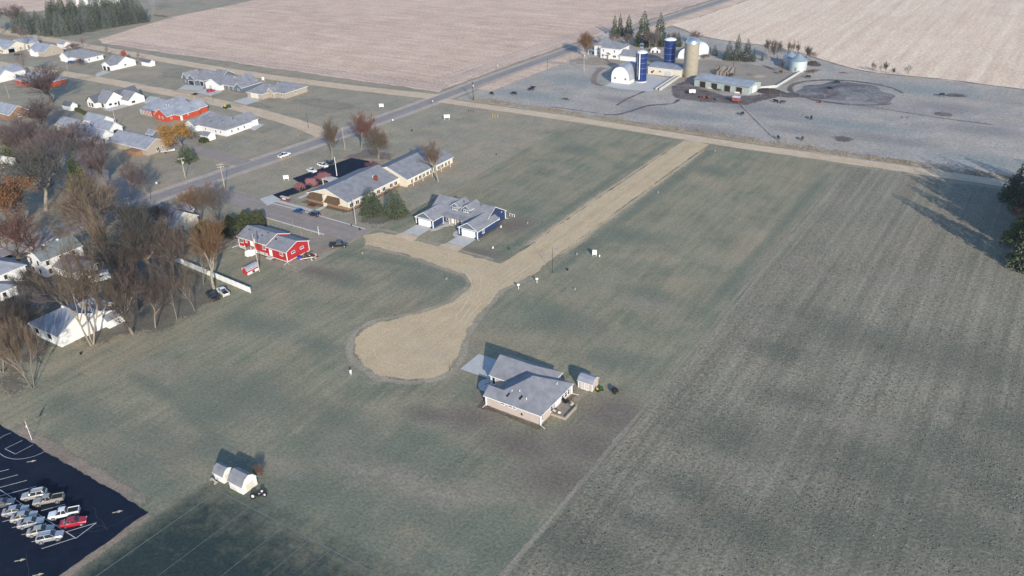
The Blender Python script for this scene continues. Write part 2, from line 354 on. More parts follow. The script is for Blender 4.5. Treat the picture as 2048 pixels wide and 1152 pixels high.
# the lots and the hay field east of them
G['pitch'] = grass('pitch_turf', (0.0400,0.0583,0.0467), (0.0534,0.0735,0.0575), (0.0757,0.0941,0.0716), .03, .12, 1.6, (.05, .4, .2), (0.1068,0.1121,0.0817), (.55,.75), .6, .12, soft=2.5)
G['regdim'] = grass('dark_clumpy_regrowth', (.100,.108,.082), (.135,.138,.106), (.185,.18,.145), .05, .3, 1.0, (.30, .010, .2), (.19,.17,.135), (.48,.68), 1.0, .3, .3, rad(-3), soft=3.0)
sstrip('field_margin', [(-60.6,-60),(-60.6,60),(-60.4,150),(-60.8,230),(-60.5,311)], 2.4, .045, grass('mown_margin', (.215,.19,.135),(.25,.225,.165),(.295,.265,.20),.05,.25,1.8,(.9,.05,.3), soft=1.6), 4, 9)
# the turf of the lots and of the hay field: fine grids that carry the patches of green, dead and clumpy growth, plus painted ditch shade and near dimming, as attributes
def blobs(X, Y, spots):
    f = np.zeros(X.shape)
    for s in spots:
        (cx, cy), rx, ry = g(s[0], s[1]), s[2], s[3]; a = s[4] if len(s) > 4 else 0.0; dx, dy = X-cx, Y-cy
        u, v = (dx*math.cos(a)+dy*math.sin(a))/rx, (-dx*math.sin(a)+dy*math.cos(a))/ry; f = np.maximum(f, np.exp(-.9*(u*u+v*v)))
    return f
def ditch_shade(X, Y, pts, wd):
    P = smooth(pts, 5); d = np.full(X.shape, 1e9)
    for (ax, ay), (bx_, by_) in zip(P, P[1:]):
        ex, ey = bx_-ax, by_-ay; t = np.clip(((X-ax)*ex+(Y-ay)*ey)/(ex*ex+ey*ey), 0, 1); d = np.minimum(d, np.hypot(X-ax-t*ex, Y-ay-t*ey))
    return np.exp(-(d/wd)**2)
def turf(name, x0, x1, y0, y1, s, z, m, fn, keep=None):
    xs, ys = np.arange(x0, x1+.01, s), np.arange(y0, y1+.01, s); X, Y = np.meshgrid(xs, ys, indexing='ij'); nx, ny = X.shape; I = np.arange(nx*ny).reshape(nx, ny)
    A = fn(X, Y); Z = z-.03*0+np.zeros(X.shape)
    F = np.stack([I[:-1, :-1], I[1:, :-1], I[1:, 1:], I[:-1, 1:]], -1)
    F = F[keep((X[:-1, :-1]+s/2), (Y[:-1, :-1]+s/2))] if keep else F.reshape(-1, 4)
    me = npmesh(name, np.stack([X.ravel(), Y.ravel(), Z.ravel()], 1), F, m)
    for k, v in A.items(): at = me.attributes.new(k, 'FLOAT', 'POINT'); at.data.foreach_set('value', v.ravel().astype(np.float32))
    return tag(link(name, me), kind='structure')
LUSH_DIM = [(780,930,24,12,.1),(900,1040,22,9,.1),(480,790,20,9,.2),(640,980,18,8,.1),(260,930,16,8,.1),(1060,1100,12,8,.3),(690,850,12,6,.2),(830,880,9,5,.1),(560,1000,14,5,.1),(940,1080,14,6,.1),(430,820,11,6,.2),(300,880,13,6,.1),(420,900,9,5,0),(1120,640,14,7,0),(1230,720,9,5,.2),(840,560,12,6,-.2),(690,560,9,5,0),(520,650,12,6,.2),(640,690,9,4,0),(1250,470,10,7,0),(1420,340,9,6,0),(1500,600,6,9,0),(960,260,18,7,0),(1150,300,9,7,0),(1050,420,8,5,0),(700,1040,12,5,0),(180,840,12,6,0),(850,1120,14,5,0),(1290,590,8,6,0)]  # green patches; the broad near ones paint light fall-off into the turf
DEAD = [(880,838,5.5,3,.5),(800,960,15,4,.1),(925,990,9,4,.6),(1300,610,6,4,0),(1100,330,8,3,.2),(1010,378,9,3,0),(1180,270,8,3,.1),(930,300,10,3,.1),(320,735,8,3.5,.3),(560,930,6,2.5,0),(1160,900,8,4,.4),(1100,960,7,3.5,.4),(1240,560,6,2,.1),(1430,520,6,2.5,0),(1230,880,7,5,.3)]
REGROW = [(1640,650,16,9),(1780,690,16,9),(1930,720,20,12),(1450,870,11,8),(1600,800,8,5),(1740,930,18,10),(1900,900,14,9),(1150,1090,13,6),(1300,1040,9,5),(1500,1060,14,7),(1680,1060,13,7),(1900,1060,18,9),(2030,850,12,10),(1560,700,8,5),(1380,980,8,5),(1990,980,10,8)]
def lot_fn(X, Y):
    tone = .55*blobs(X, Y, LUSH_DIM)
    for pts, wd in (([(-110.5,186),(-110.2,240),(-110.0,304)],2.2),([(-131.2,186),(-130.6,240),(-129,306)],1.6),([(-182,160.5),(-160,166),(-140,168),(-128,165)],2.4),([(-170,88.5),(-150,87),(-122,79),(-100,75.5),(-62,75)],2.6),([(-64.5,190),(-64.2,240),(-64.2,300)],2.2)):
        tone = np.maximum(tone, .5*ditch_shade(X, Y, pts, wd))  # shade of the ditches, painted as darker turf along these lines
    e = lambda v, w_: 1/(1+np.exp(-v/w_))
    return dict(tone=tone, dead=.75*blobs(X, Y, DEAD), worn=.8*blobs(X, Y, [(1180,890,9,7,.3),(1040,890,10,5,0),(1230,830,8,8,0),(940,835,7,5,.2),(985,790,4,5,0),(1120,960,10,7,.3),(1030,450,6,8,0),(960,505,9,3,0),(640,545,10,3,.1),(860,830,6,3,.2)]), pitch=.85*e(74-Y, 2.2)*e(X+124, 1.5)*(.55+.45*e(66-Y, 6)))
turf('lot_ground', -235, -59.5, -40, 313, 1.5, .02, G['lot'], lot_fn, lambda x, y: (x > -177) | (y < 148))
turf('hay_field_ground', -59.5, 80.5, -40, 312, 1.6, .03, G['hay'], lambda X, Y: dict(regdim=.46*blobs(X, Y, REGROW)+.16*(Y < 210)*np.clip((210-Y)/120, 0, 1), dead=.5*blobs(X, Y, [(1560,640,9,5),(1700,840,12,4),(1300,1010,9,4),(1620,540,10,4),(1820,560,12,6),(1480,930,8,3)])))  # regrowth patches, plus near-end fall-off of light painted into the colour
sheet('hay_field_ground', [(80.5,-60),(300,-60),(300,312),(80.5,312)], .03, G['hay'])
PW = [(1500,215,30,8),(1700,205,30,9),(1330,225,22,7),(1600,262,14,5),(1890,215,20,8),(1420,260,18,6),(1240,200,14,5),(1780,280,22,6),(1960,260,18,7),(1560,235,12,4)]
PL = [(1150,160,20,9),(1060,190,22,8),(1200,250,20,6),(1400,235,16,5),(1700,250,24,7),(1850,180,26,10),(1960,320,20,8),(1520,300,16,5)]
turf('pasture_ground', -246, 62, 321, 519, 2.2, .02, G['pasture'], lambda X, Y: dict(worn=.55*blobs(X, Y, PW), tone=.6*blobs(X, Y, PL)))
# dead patches in the turf
def patch(name, c, rx, ry, z, m, seed, n=26, rot=0.0):
    """soft-rimmed patch of other turf or soil"""
    r = random.Random(seed); V, A = [(c[0], c[1], z+.0008)], [1.0]
    for ring, a_ in ((.35, .9), (1.0, .5), (1.75, 0.0)):
        for i in range(n):
            a = 2*math.pi*i/n; k = ring*(1+r.uniform(-.15, .15)); x, y = rx*k*math.cos(a), ry*k*math.sin(a)
            V.append((c[0]+x*math.cos(rot)-y*math.sin(rot), c[1]+x*math.sin(rot)+y*math.cos(rot), z)); A.append(a_)
    F = [(0, 1+i, 1+(i+1) % n) for i in range(n)]
    for q in range(2): F += [(1+q*n+i, 1+(q+1)*n+i, 1+(q+1)*n+(i+1) % n, 1+q*n+(i+1) % n) for i in range(n)]
    me = bpy.data.meshes.new(name); me.from_pydata(V, [], F); at = me.attributes.new('rim', 'FLOAT', 'POINT'); at.data.foreach_set('value', A); me.materials.append(m); me.update()
    return tag(link(name, me), kind='structure')
soft('leaf_litter', gp((-40,800),(-40,560),(60,545),(120,490),(190,470),(300,470),(380,520),(450,545),(470,590),(430,620),(380,650),(310,692),(230,690),(200,705),(120,705),(75,800),(20,812)), .04, G['litter'], 9.0, 1.8, .8, 15)
soft('leaf_litter', gp((-40,560),(40,540),(110,500),(200,470),(310,470),(330,440),(230,440),(120,480),(-40,520)), .045, G['litter2'], 9.0, 1.8, .8, 16)
soft('leaf_litter', gp((610,345),(640,318),(700,300),(760,290),(815,305),(800,330),(730,322),(690,325)), .04, G['litter2'], 9.0, 1.8, .8, 17)
soft('leaf_litter', gp((690,450),(705,425),(760,412),(830,420),(842,436),(800,450),(745,462)), .04, G['litter'], 9.0, 1.8, .8, 18)
# roads
sstrip('road_verge', [(-700,317.5),(-545,314),(-400,311),(-270,318)], 20, .03, G['weeds'], 5, 19)
strip('gravel_road', [(-900,326),(-660,320),(-530,315),(-400,310.5),(-330,312.5),(-258,319)], 8.5, .06, G['gravel2'], 6, (2.5,.25), 20)
sstrip('roadside_grass', [(-247,324.8),(-180,324.0),(-115,322.5),(-50,324.5),(30,325.5)], 9.0, .04, G['weeds'], 5, 21)
strip('gravel_road', [(-256,315.5),(-240,315.5),(-180,317),(-115,316),(-62,317.3),(-10,318.3),(80,321),(300,326)], 6.8, .065, G['gravel2'], 6, (2.5,.2), 22)
strip('road_shoulder', hwy, 12.5, .05, G['gravel3'], 5, (3,.3), 23)
strip('highway', hwy, 7.4, .07, G['asphalt'], 5)
for d in (-3.25, 3.25): sheet('road_marking', band(off(hs, d), .16), .078, M['line'])
def dash(pts, L=3.0, gap=9.0):
    mb = MB(); P = [Vector(p) for p in pts]; acc = 0
    for a, b in zip(P, P[1:]):
        d = (b-a); n = d.length; d.normalize(); q = Vector((-d.y, d.x))*.09; t = -acc
        while t < n:
            if t >= 0:
                s, e = a+d*t, a+d*min(t+L, n)
                mb.add([(*(s-q), .079), (*(e-q), .079), (*(e+q), .079), (*(s+q), .079)], [(0,1,2,3)])
            t += L+gap
        acc = (n-(t-L-gap)-0) % (L+gap) if False else (L+gap-(t-n)) % (L+gap)
    return mb
o = dash([p for p in hs if 20 < p[1] < 700]).build('centre_line', mat('yellow_line_paint', (.5,.40,.12), .7, .15, 3)); tag(o, kind='structure')
strip('gravel_street', [(-760,262),(-546,259),(-482,263),(-427,263.5),(-367,263),(-320,259.5),(-285,254.5),(-262,248)], 8.5, .06, G['gravel2'], 6, (2.5,.35), 24)
strip('side_street', [(-264,183),(-240,179),(-214,177),(-194,176.5),(-177.5,176)], 9.8, .06, G['street'], 6)
strip('town_street', [(-268,160),(-300,168),(-340,176),(-420,185)], 7.5, .055, G['asphalt'], 6)
strip('town_street', [(-450,206),(-330,209),(-262,206)], 7.0, .057, G['street'], 6)
strip('town_street', [(-330,108),(-270,109),(-254,104),(-236,99),(-222,95)], 5.0, .05, G['street'], 6, (2,.3), 26)
soft('development_road', gp((722,470),(768,462),(860,486),(1000,525))+[(-127.5,190),(-127,240),(-125.6,300),(-125.4,313),(-112.6,313),(-113.4,300),(-114,240),(-114.4,186)]
      +gp((1072,552),(1040,566),(1005,583),(966,627),(943,657),(931,686),(924,714),(904,743),(862,760),(812,765),(762,756),(722,735),(700,708),(701,680),(720,657),(755,641),(800,632),(850,620),(900,602),(930,580),(938,562),(925,550),(860,528),(790,506),(722,492)), .030, G['gravel'], 1.6, 1.6, .4, 27)
G['fringe'] = grass('dry_road_fringe', (.28,.235,.165), (.335,.285,.205), (.39,.335,.25), .06, .3, 1.8, None, (.21,.205,.15), (.5,.7), .3, .08, soft=2.2)
G['track'] = grass('wheel_track', (.55,.425,.265), (.58,.450,.285), (.61,.475,.31), .05, .2, 2.2, None, (.52,.39,.24), (.45,.65), .3, .03, soft=2.0)
G['ridge'] = grass('loose_gravel_ridge', (.455,.338,.195), (.495,.373,.222), (.54,.41,.25), .05, .2, 2.2, None, (.52,.40,.25), (.42,.62), .6, .08, soft=2.0)
for i, x in enumerate((-125.2,-122.9,-118.2,-115.9)): sstrip('wheel_track', [(x-.8,190),(x-.2,240),(x+.8,300),(x+1.0,312)], 1.5, .0335+.0004*i, G['track'], 5, 50)
sstrip('gravel_ridge', [(-121.2,192),(-120.6,240),(-119.6,310)], 1.8, .0355, G['ridge'], 5, 51); sstrip('gravel_ridge', [(-126.9,192),(-126.6,240),(-125.4,310)], 1.6, .036, G['ridge'], 5, 52); sstrip('gravel_ridge', [(-114.8,192),(-114.2,240),(-113.0,310)], 1.6, .0365, G['ridge'], 5, 53)
sstrip('wheel_track', [(-172,177.5),(-150,178),(-134,176),(-126,170),(-121,160),(-117,146),(-115,132)], 1.6, .0372, G['track'], 6, 54); sstrip('wheel_track', [(-172,174.5),(-150,175),(-136,173),(-128,168),(-123,160),(-120,148),(-121,136)], 1.6, .0378, G['track'], 6, 55); sstrip('wheel_track', [(-119,190),(-119,172),(-118.5,160),(-115.5,146)], 1.6, .0384, G['track'], 6, 56); sstrip('wheel_track', [(-123,190),(-122.5,172),(-124,158),(-128,146),(-131,134)], 1.6, .039, G['track'], 6, 57)
bc = Vector(g(816,694))
for i, rr in enumerate((8.6,)): sstrip('wheel_track' if i != 1 else 'gravel_ridge', [(bc.x+rr*math.cos(a), bc.y+rr*.95*math.sin(a)) for a in [2.4+i*.3+.52*j for j in range(8)]], 1.5, .0396+.0005*i, G['track' if i != 1 else 'ridge'], 4, 58+i)
0 and patch('packed_gravel', (bc.x+1, bc.y+1), 5.5, 4.2, .0735, grass('packed_grey_gravel', (.40,.325,.235), (.45,.37,.275), (.50,.415,.31), .06, .3, 2, None, None, (.5,.7), .3, .04, soft=3.0), 61)
def fringe(pts, w_, seed, z=.0225): return sstrip('road_fringe', pts, w_, z, G['fringe'], 5, seed)
ring = gp((1072,552),(1040,566),(1005,583),(966,627),(943,657),(931,686),(924,714),(904,743),(862,760),(812,765),(762,756),(722,735),(700,708),(701,680),(720,657),(755,641),(800,632),(850,620),(900,602),(930,580),(938,562),(925,550),(860,528),(790,506),(722,492))
fringe(ring, 5.0, 62); fringe([(-127.7,190),(-127.2,240),(-125.8,300)], 3.4, 63, .0235); fringe([(-114.0,186),(-113.6,240),(-112.8,305)], 3.4, 64, .0245); fringe(gp((740,462),(768,460),(860,484),(1000,523)), 3.4, 65, .0255)
sheet('gravel_apron', gp((640,478),(690,472),(735,466),(735,490),(700,487)), .065, G['gravel'], (1.5,.35), 28)
soft('gravel_apron', gp((605,484),(640,468),(700,476),(690,492),(640,510),(615,512)), .055, grass('dirt_drive', (.24,.195,.15),(.29,.24,.185),(.33,.285,.225),.06,.3,2,soft=1.6), 1.2, 1.2, .3, 29)
# car parks
LOT = [(-230,61.0),(-126.6,61.0),(-126.2,30),(-230,20)]
sheet('parking_lot', LOT, .05, G['blacktop'], (.8,.20), 30)
cr = random.Random(44); G['crack'] = mat('sealed_crack', (.035,.045,.065), .8, .2)
for i in range(11):
    P = [Vector((cr.uniform(-170,-130), cr.uniform(36,60)))]; a = cr.uniform(0,6.28)
    for j in range(7): a += cr.uniform(-.5,.5); P.append(P[-1]+Vector((math.cos(a), math.sin(a)))*cr.uniform(.8,1.8))
    if max(v.y for v in P) < 60.4 and max(v.x for v in P) < -127.2: sheet('sealed_crack', band([tuple(v) for v in P], .07), .0560+.0004*i, G['crack'])
sstrip('turf_edge', [(-178,62.2),(-150,62.3),(-127.0,62.1)], 6.0, .03, G['rub'], 4, 31)
sstrip('turf_edge', [(-125.8,62),(-125.6,50),(-125.3,30)], 4.0, .035, G['rub'], 4, 32)
sheet('parking_lot', gp((542,391),(590,374),(608,371),(585,357),(702,316),(738,322),(745,336),(690,352),(640,370),(600,385),(560,398)), .06, G['blacktop'], (1.5,.08), 33)
sheet('drive_apron', gp((519,398),(545,390),(562,399),(535,412)), .065, M['concrete'])
def line(name, p, q, w=.12, z=.062, m=None):
    return sheet(name, band([p, q], w), z, m or M['line'])
for a, b in (((0,980),(152,1077)),((83,1098),(151,1076)),((152,1077),(193,1046)),((133,1064),(193,1046)),((82,1022),(130,1009)),((-6,994),(73,973)),((-6,977),(54,961)),((-6,961),(36,950)),((-6,945),(18,939)),((63,1084),(74,1082)),((43,1070),(58,1067)),((24,1056),(40,1052)),((5,1044),(20,1040)),((105,1054),(122,1049))):
    line('stall_line', g(*a), g(*b))
for a, b in (((45,881),(10,898)),((10,898),(31,908.5)),((31,908.5),(66,890))): line('court_line', g(*a), g(*b), .09)
arc = gp((90,903),(80,908),(66,913.5),(48,917.5),(30,918.5),(14,915.5),(2,909),(-6,900),(-6,885),(4,874),(22,866))
sheet('court_line', band(smooth(arc, 4), .09), .062, M['line'])
for (px, py) in ((63,923),(235,1024),(40,1121),(76,1150)):
    c = Vector(g(px, py)); d = Vector((.66,.75)); n = Vector((-d.y, d.x))
    tri = [c-d*.9-n*.11, c+d*.1-n*.11, c+d*.1-n*.38, c+d*1.0, c+d*.1+n*.38, c+d*.1+n*.11, c-d*.9+n*.11]
    sheet('pavement_arrow', [tuple(q) for q in tri], .062, M['arrow'])
fm = mat('faded_field_chalk', (.155,.18,.16), .9, .25, 3)
line('pitch_line', (-120,71.9), (-60,72.1), .16, .045, fm); line('pitch_line', (-120,71.9), (-121.2,30), .16, .045, fm)
for x in (-111.0,-101.6,-95.0,-90.0,-84.5,-78.4): line('pitch_line', (x,71.9), (x-.9,35), .10, .045, fm)
# kerbs of the side street
for pts, nm in (([(-228,181.9),(-214,182.0),(-194,181.6),(-180,181.0)], 'kerb'), ([(-222,171.9),(-205,171.6),(-189,171.3)], 'kerb')):
    mb = MB(); mb.prism(band(smooth(pts, 4), .45), 0, .15); tag(mb.build(nm, M['concrete']), kind='structure')
# farmyard
soft('farmyard_ground', gp((1100,118),(1190,112),(1330,100),(1400,112),(1500,125),(1640,140),(1630,155),(1540,190),(1380,190),(1290,150),(1180,140)), .04, G['yard'], 8, 3, .8, 40)
soft('mud_yard', gp((1335,172),(1370,160),(1400,172),(1450,190),(1500,190),(1530,185),(1600,183),(1700,192),(1780,205),(1700,201),(1560,196),(1490,212),(1400,206),(1345,196)), .06, G['mud'], 3.0, 2, .6, 41)
sheet('concrete_yard', gp((1211,172),(1239,178),(1300,183),(1318,178),(1345,157),(1292,148),(1272,165),(1226,163)), .07, M['concrete'], (1.5,.12), 42)
for pts, wd, sd in (([(1290,182),(1268,192),(1250,200),(1232,212)],2.0,43), ([(1205,229),(1235,229),(1262,222),(1300,211),(1345,207),(1358,198)],2.2,44), ([(1100,213),(1150,220),(1200,227)],1.0,45), ([(1640,203),(1740,214),(1880,236),(1990,250)],1.2,46), ([(1478,208),(1500,230),(1545,275)],.6,47)):
    sstrip('mud_track', gp(*pts), wd*1.6, .05, G['mud'], 5, sd)
strip('farm_drive', gp((1095,124),(1150,130),(1200,133),(1240,131),(1300,118),(1400,118),(1450,120)), 5.0, .055, G['gravel3'], 5, (1.5,.3), 48)
strip('farm_drive', gp((1205,135),(1190,150),(1188,165),(1205,172)), 3.0, .057, grass('brown_track', (.20,.15,.12),(.25,.19,.155),(.28,.23,.19),.06,.3,1.8), 5, (1.5,.3), 49)
for i, (px, py, rx) in enumerate(((1686,278,5),(1884,228,4),(1910,190,4),(1430,200,6))):
    patch('bare_earth', g(px, py), rx, rx*.8, .055, G['mud'], 60+i)
# a low spoil mound in the pasture
def mound(name, c, rx, ry, h, m, seed, n=40, rings=9, kind='structure'):
    r = random.Random(seed); mb = MB(); vs = [(c[0], c[1], h*.8)]
    for k in range(1, rings+1):
        for i in range(n):
            a = 2*math.pi*i/n; q = k/rings; j = 1+.12*math.sin(3*a+seed)+.07*math.sin(7*a)
            z = h*(1-q*q)*(1+r.uniform(-.18,.18)) if k < rings else .0
            vs.append((c[0]+rx*q*j*math.cos(a), c[1]+ry*q*j*math.sin(a), z+.03))
    fs = [(0, 1+i, 1+(i+1) % n) for i in range(n)]
    for k in range(rings-1):
        for i in range(n): fs.append((1+k*n+i, 1+(k+1)*n+i, 1+(k+1)*n+(i+1) % n, 1+k*n+(i+1) % n))
    mb.add(vs, fs); o = mb.build(name, m, smooth=True); return tag(o, kind=kind)
sstrip('mud_ring', [(g(1693,184)[0]+26*math.cos(a), g(1693,184)[1]+21*math.sin(a)) for a in [.4+.45*j for j in range(13)]], 5.0, .052, G['mud'], 4, 66)
mound('spoil_mound', g(1693,184), 21, 17, 1.0, grass('rough_mound_turf', (.15,.145,.15),(.215,.21,.21),(.30,.29,.28),.06,.35,1.0,None,(.13,.11,.11),(.45,.6),1.0,.5), 3)

G['mulch'] = grass('foundation_mulch', (.115,.085,.062), (.155,.118,.088), (.20,.16,.125), .08, .4, 2.5, None, (.15,.15,.115), (.45,.65), .8, .15, soft=2.0)
for i, pl in enumerate(([(-91.6,121.8),(-91.6,119.9),(-76.0,119.6),(-75.2,121.5),(-76.4,121.8)],[(-91.6,126),(-93.0,123),(-92.5,119.6),(-89,119.6),(-89,122)],[(-76.8,121),(-74.9,121),(-75.2,125.8),(-76.8,125.8)],[(-76.8,130.6),(-75.2,130.6),(-75.0,136),(-76.8,136)],[(-205.8,149.4),(-183,149.4),(-182,161),(-184.2,161),(-184.2,151.2),(-205.8,151.2)],[(-216,190.6),(-216.5,187.2),(-195,187.2),(-193.6,191),(-194,217),(-195.8,217),(-195.8,190.4)],[(-143.3,192.6),(-141.8,192.6),(-141.8,199),(-143.3,210.6),(-144.6,210.6),(-144.6,199)])):
    soft('mulch_bed', pl, .075+.002*i, G['mulch'], .9, .8, .2, 80+i)
# ------------------------------------------------------------------ buildings
CACHE = {}
FACE = {'S': 0.0, 'E': math.pi/2, 'N': math.pi, 'W': -math.pi/2}
def win_mesh(w, h, nv, nh, fm, gm):
    k = ('win', w, h, nv, nh, fm, gm)
    if k not in CACHE:
        b = .09 if w > .7 else .07; f = MB(); d = -.07
        f.box(-w/2,-w/2+b,d,0,0,h); f.box(w/2-b,w/2,d,0,0,h); f.box(-w/2+b,w/2-b,d,0,0,b); f.box(-w/2+b,w/2-b,d,0,h-b,h)
        f.box(-w/2-.05,w/2+.05,d-.04,0,-.06,-.002)
        for i in range(1, nv): x = -w/2+w*i/nv; f.box(x-.045,x+.045,d+.01,-.001,b,h-b)
        for i in range(1, nh): z = h*i/nh; f.box(-w/2+b,w/2-b,d+.015,-.002,z-.04,z+.04)
        p = MB(); p.box(-w/2+.02,w/2-.02,-.03,-.003,.02,h-.02)
        CACHE[k] = (f.mesh('window', M[fm]), p.mesh('pane', M[gm]))
    return CACHE[k]
def gdoor_mesh(w, h, m):
    k = ('gd', w, h, m)
    if k not in CACHE:
        f = MB(); f.box(-w/2,w/2,-.04,0,.02,h); nc = max(2, int(w/1.1))
        for i in range(nc):
            for j in range(4):
                x0 = -w/2+w*i/nc; z0 = .02+(h-.02)*j/4
                f.box(x0+.07,x0+w/nc-.07,-.07,-.04,z0+.06,z0+(h-.02)/4-.06)
        t = MB(); t.box(-w/2-.16,-w/2,-.1,0,0,h+.16); t.box(w/2,w/2+.16,-.1,0,0,h+.16); t.box(-w/2,w/2,-.1,0,h,h+.16)
        CACHE[k] = (f.mesh('garage_door', M[m]), t.mesh('door_frame', M['trim']))
    return CACHE[k]
def door_mesh(w, h, m):
    k = ('door', w, h, m)
    if k not in CACHE:
        f = MB(); f.box(-w/2,w/2,-.05,0,.05,h); f.box(-w/2+.15,w/2-.15,-.075,-.05,.3,h*.45); f.box(-w/2+.15,w/2-.15,-.075,-.05,h*.52,h-.2)
        t = MB(); t.box(-w/2-.12,-w/2,-.09,0,0,h+.12); t.box(w/2,w/2+.12,-.09,0,0,h+.12); t.box(-w/2,w/2,-.09,0,h,h+.12)
        CACHE[k] = (f.mesh('door', M[m]), t.mesh('door_frame', M['trim']))
    return CACHE[k]
class Bld:
    def __init__(s, name, label, cat, ox, oy, group=None, wm='white', rm='roof', tm='trim'):
        s.o = empty(name, (ox, oy, 0), label, cat, group); s.ox, s.oy = ox, oy
        s.W, s.R, s.wm, s.rm, s.tm = {}, {}, wm, rm, tm; s.X = {}
    def L(s, x, y, z=0): return (x-s.ox, y-s.oy, z)
    def mb(s, d, k): return d.setdefault(k, MB())
    def wing(s, x0, x1, y0, y1, e, h, ax='x', hip=(0, 0), wm=None, rm=None, z0=0.0, oh=.45, og=.35, t=.2, gm=None):
        wm = wm or s.wm; rm = rm or s.rm
        x0 -= s.ox; x1 -= s.ox; y0 -= s.oy; y1 -= s.oy
        mb = s.mb(s.W, wm)
        P = (lambda a, u, z: (a, u, z)) if ax == 'x' else (lambda a, u, z: (u, a, z))
        a0, a1, u0, u1 = (x0, x1, y0, y1) if ax == 'x' else (y0, y1, x0, x1)
        um = (u0+u1)/2; hw = (u1-u0)/2; sl = h/hw
        mb.box(x0, x1, y0, y1, z0, e-.03)
        for k, a, i in ((0, a0, hip[0]), (1, a1, hip[1])):
            if not i:
                gmb = s.mb(s.W, gm) if gm else mb; q = .12 if k == 0 else -.12; b = a-(.012 if gm and k == 0 else -.012 if gm else 0)
                gmb.add([P(b, u0+.02, e-.03), P(b, u1-.02, e-.03), P(b, um, e+h-.05), P(b+q, u0+.02, e-.03), P(b+q, u1-.02, e-.03), P(b+q, um, e+h-.05)],
                        [(0, 1, 2), (3, 5, 4), (0, 3, 4, 1), (1, 4, 5, 2), (2, 5, 3, 0)])
        rb = s.mb(s.R, rm); ze = e+t-oh*sl; zr = e+t+h
        A0 = a0-(oh if hip[0] else og); A1 = a1+(oh if hip[1] else og)
        R0 = A0+(hw+oh if hip[0] else 0); R1 = A1-(hw+oh if hip[1] else 0)
        if R0 > R1: R0 = R1 = (R0+R1)/2
        top = [(A0, u0-oh, ze), (A1, u0-oh, ze), (A1, u1+oh, ze), (A0, u1+oh, ze), (R0, um, zr), (R1, um, zr)]
        vs = [P(*q) for q in top]+[P(a, u, z-t) for a, u, z in top]
        f0 = [(0, 1, 5, 4), (2, 3, 4, 5)]; ft = []
        for (i, j, r, hp) in ((1, 2, 5, hip[1]), (3, 0, 4, hip[0])):
            if hp: f0.append((i, j, r)); ft.append((i, i+6, j+6, j))
            else: ft += [(i, i+6, r+6, r), (r, r+6, j+6, j)]
        ft += [(0, 6, 7, 1), (2, 8, 9, 3)]
        und = [tuple(v+6 for v in reversed(q)) for q in f0]
        if ax == 'y': f0 = [tuple(reversed(q)) for q in f0]; ft = [tuple(reversed(q)) for q in ft]; und = [tuple(reversed(q)) for q in und]
        n = len(rb.v); rb.v += vs
        for q in f0: rb.f.append(tuple(v+n for v in q)); rb.m.append(0)
        for q in ft+und: rb.f.append(tuple(v+n for v in q)); rb.m.append(1)
        return s
    def box(s, name, m, x0, x1, y0, y1, z0, z1):
        mb = s.X.setdefault((name, m), []); b = MB(); b.box(x0-s.ox, x1-s.ox, y0-s.oy, y1-s.oy, z0, z1); mb.append(b); return s
    def tube(s, name, m, p, q, r, n=6):
        b = MB(); b.tube(s.L(*p), s.L(*q), r, n=n); s.X.setdefault((name, m), []).append(b); return s
    def post(s, x, y, z1, m='trim', r=.09, name='post'): return s.box(name, m, x-r, x+r, y-r, y+r, 0, z1)
    def win(s, f, pl, u, z, w=1.0, h=1.3, nv=1, nh=2, fm='trim', gm='glass'):
        a, b = win_mesh(w, h, nv, nh, fm, gm); loc = s.L(u, pl, z) if f in 'SN' else s.L(pl, u, z)
        o = link('window', a, s.o, loc, FACE[f]); link('pane', b, o); return s
    def gdoor(s, f, pl, u, w=4.9, h=2.15, m='trim'):
        a, b = gdoor_mesh(w, h, m); loc = s.L(u, pl, 0) if f in 'SN' else s.L(pl, u, 0)
        o = link('garage_door', a, s.o, loc, FACE[f]); link('door_frame', b, o); return s
    def door(s, f, pl, u, w=.95, h=2.05, m='trim', z=0.0):
        a, b = door_mesh(w, h, m); loc = s.L(u, pl, z) if f in 'SN' else s.L(pl, u, z)
        o = link('door', a, s.o, loc, FACE[f]); link('door_frame', b, o); return s
    def vent(s, x, y, z, r=.12, h=.5, m='trim', name='vent_pipe'): return s.tube(name, m, (x, y, z-.3), (x, y, z+h), r)
    def done(s):
        for k, mb in s.W.items(): mb.build('wall', M[k], s.o)
        for k, mb in s.R.items(): mb.build('roof', [M[k], M[s.tm]], s.o)
        for (n, m), L in s.X.items():
            for b in L: b.build(n, M[m], s.o)
        return s.o

# --- the beige house on the turning circle
b = Bld('ranch_house', 'large beige hip-roofed house with grey shingles beside the gravel turning circle', 'house', -84, 128, wm='beige')
b.wing(-89.2, -76.7, 121.7, 134.9, 2.75, 3.5, 'y', (1, 1))
b.wing(-94.3, -81.0, 128.9, 137.6, 2.75, 2.7, 'x', (0, 1))
b.wing(-90.6, -82.0, 121.72, 125.6, 2.74, 1.15, 'x', (0, 0), og=.6)
b.box('porch_slab', 'concrete', -95.2, -89.2, 125.7, 128.8, 0, .14)
b.gdoor('W', -94.3, 133.4, 5.2, 2.2); b.box('corner_board', 'trim', -94.42, -94.2, 128.8, 129.02, 0, 2.7); b.win('S', 128.9, -93.6, .3, .9, 2.0, 1, 1)
for x, w in ((-86.3, .9), (-84.3, 1.0), (-83.3, .9)): b.win('S', 121.7, x, 1.75, w, .55, 1, 1)
b.box('meter_box', 'dark', -81.6, -81.2, 121.6, 121.72, .8, 1.3)
for u, w in ((122.6, .6), (126.2, 1.1), (131.0, 1.0), (132.4, 1.1), (133.6, 1.0)): b.win('E', -76.7, u, .7, w, 1.5, 1, 2)
b.door('E', -76.7, 129.0, 1.8, 2.1)
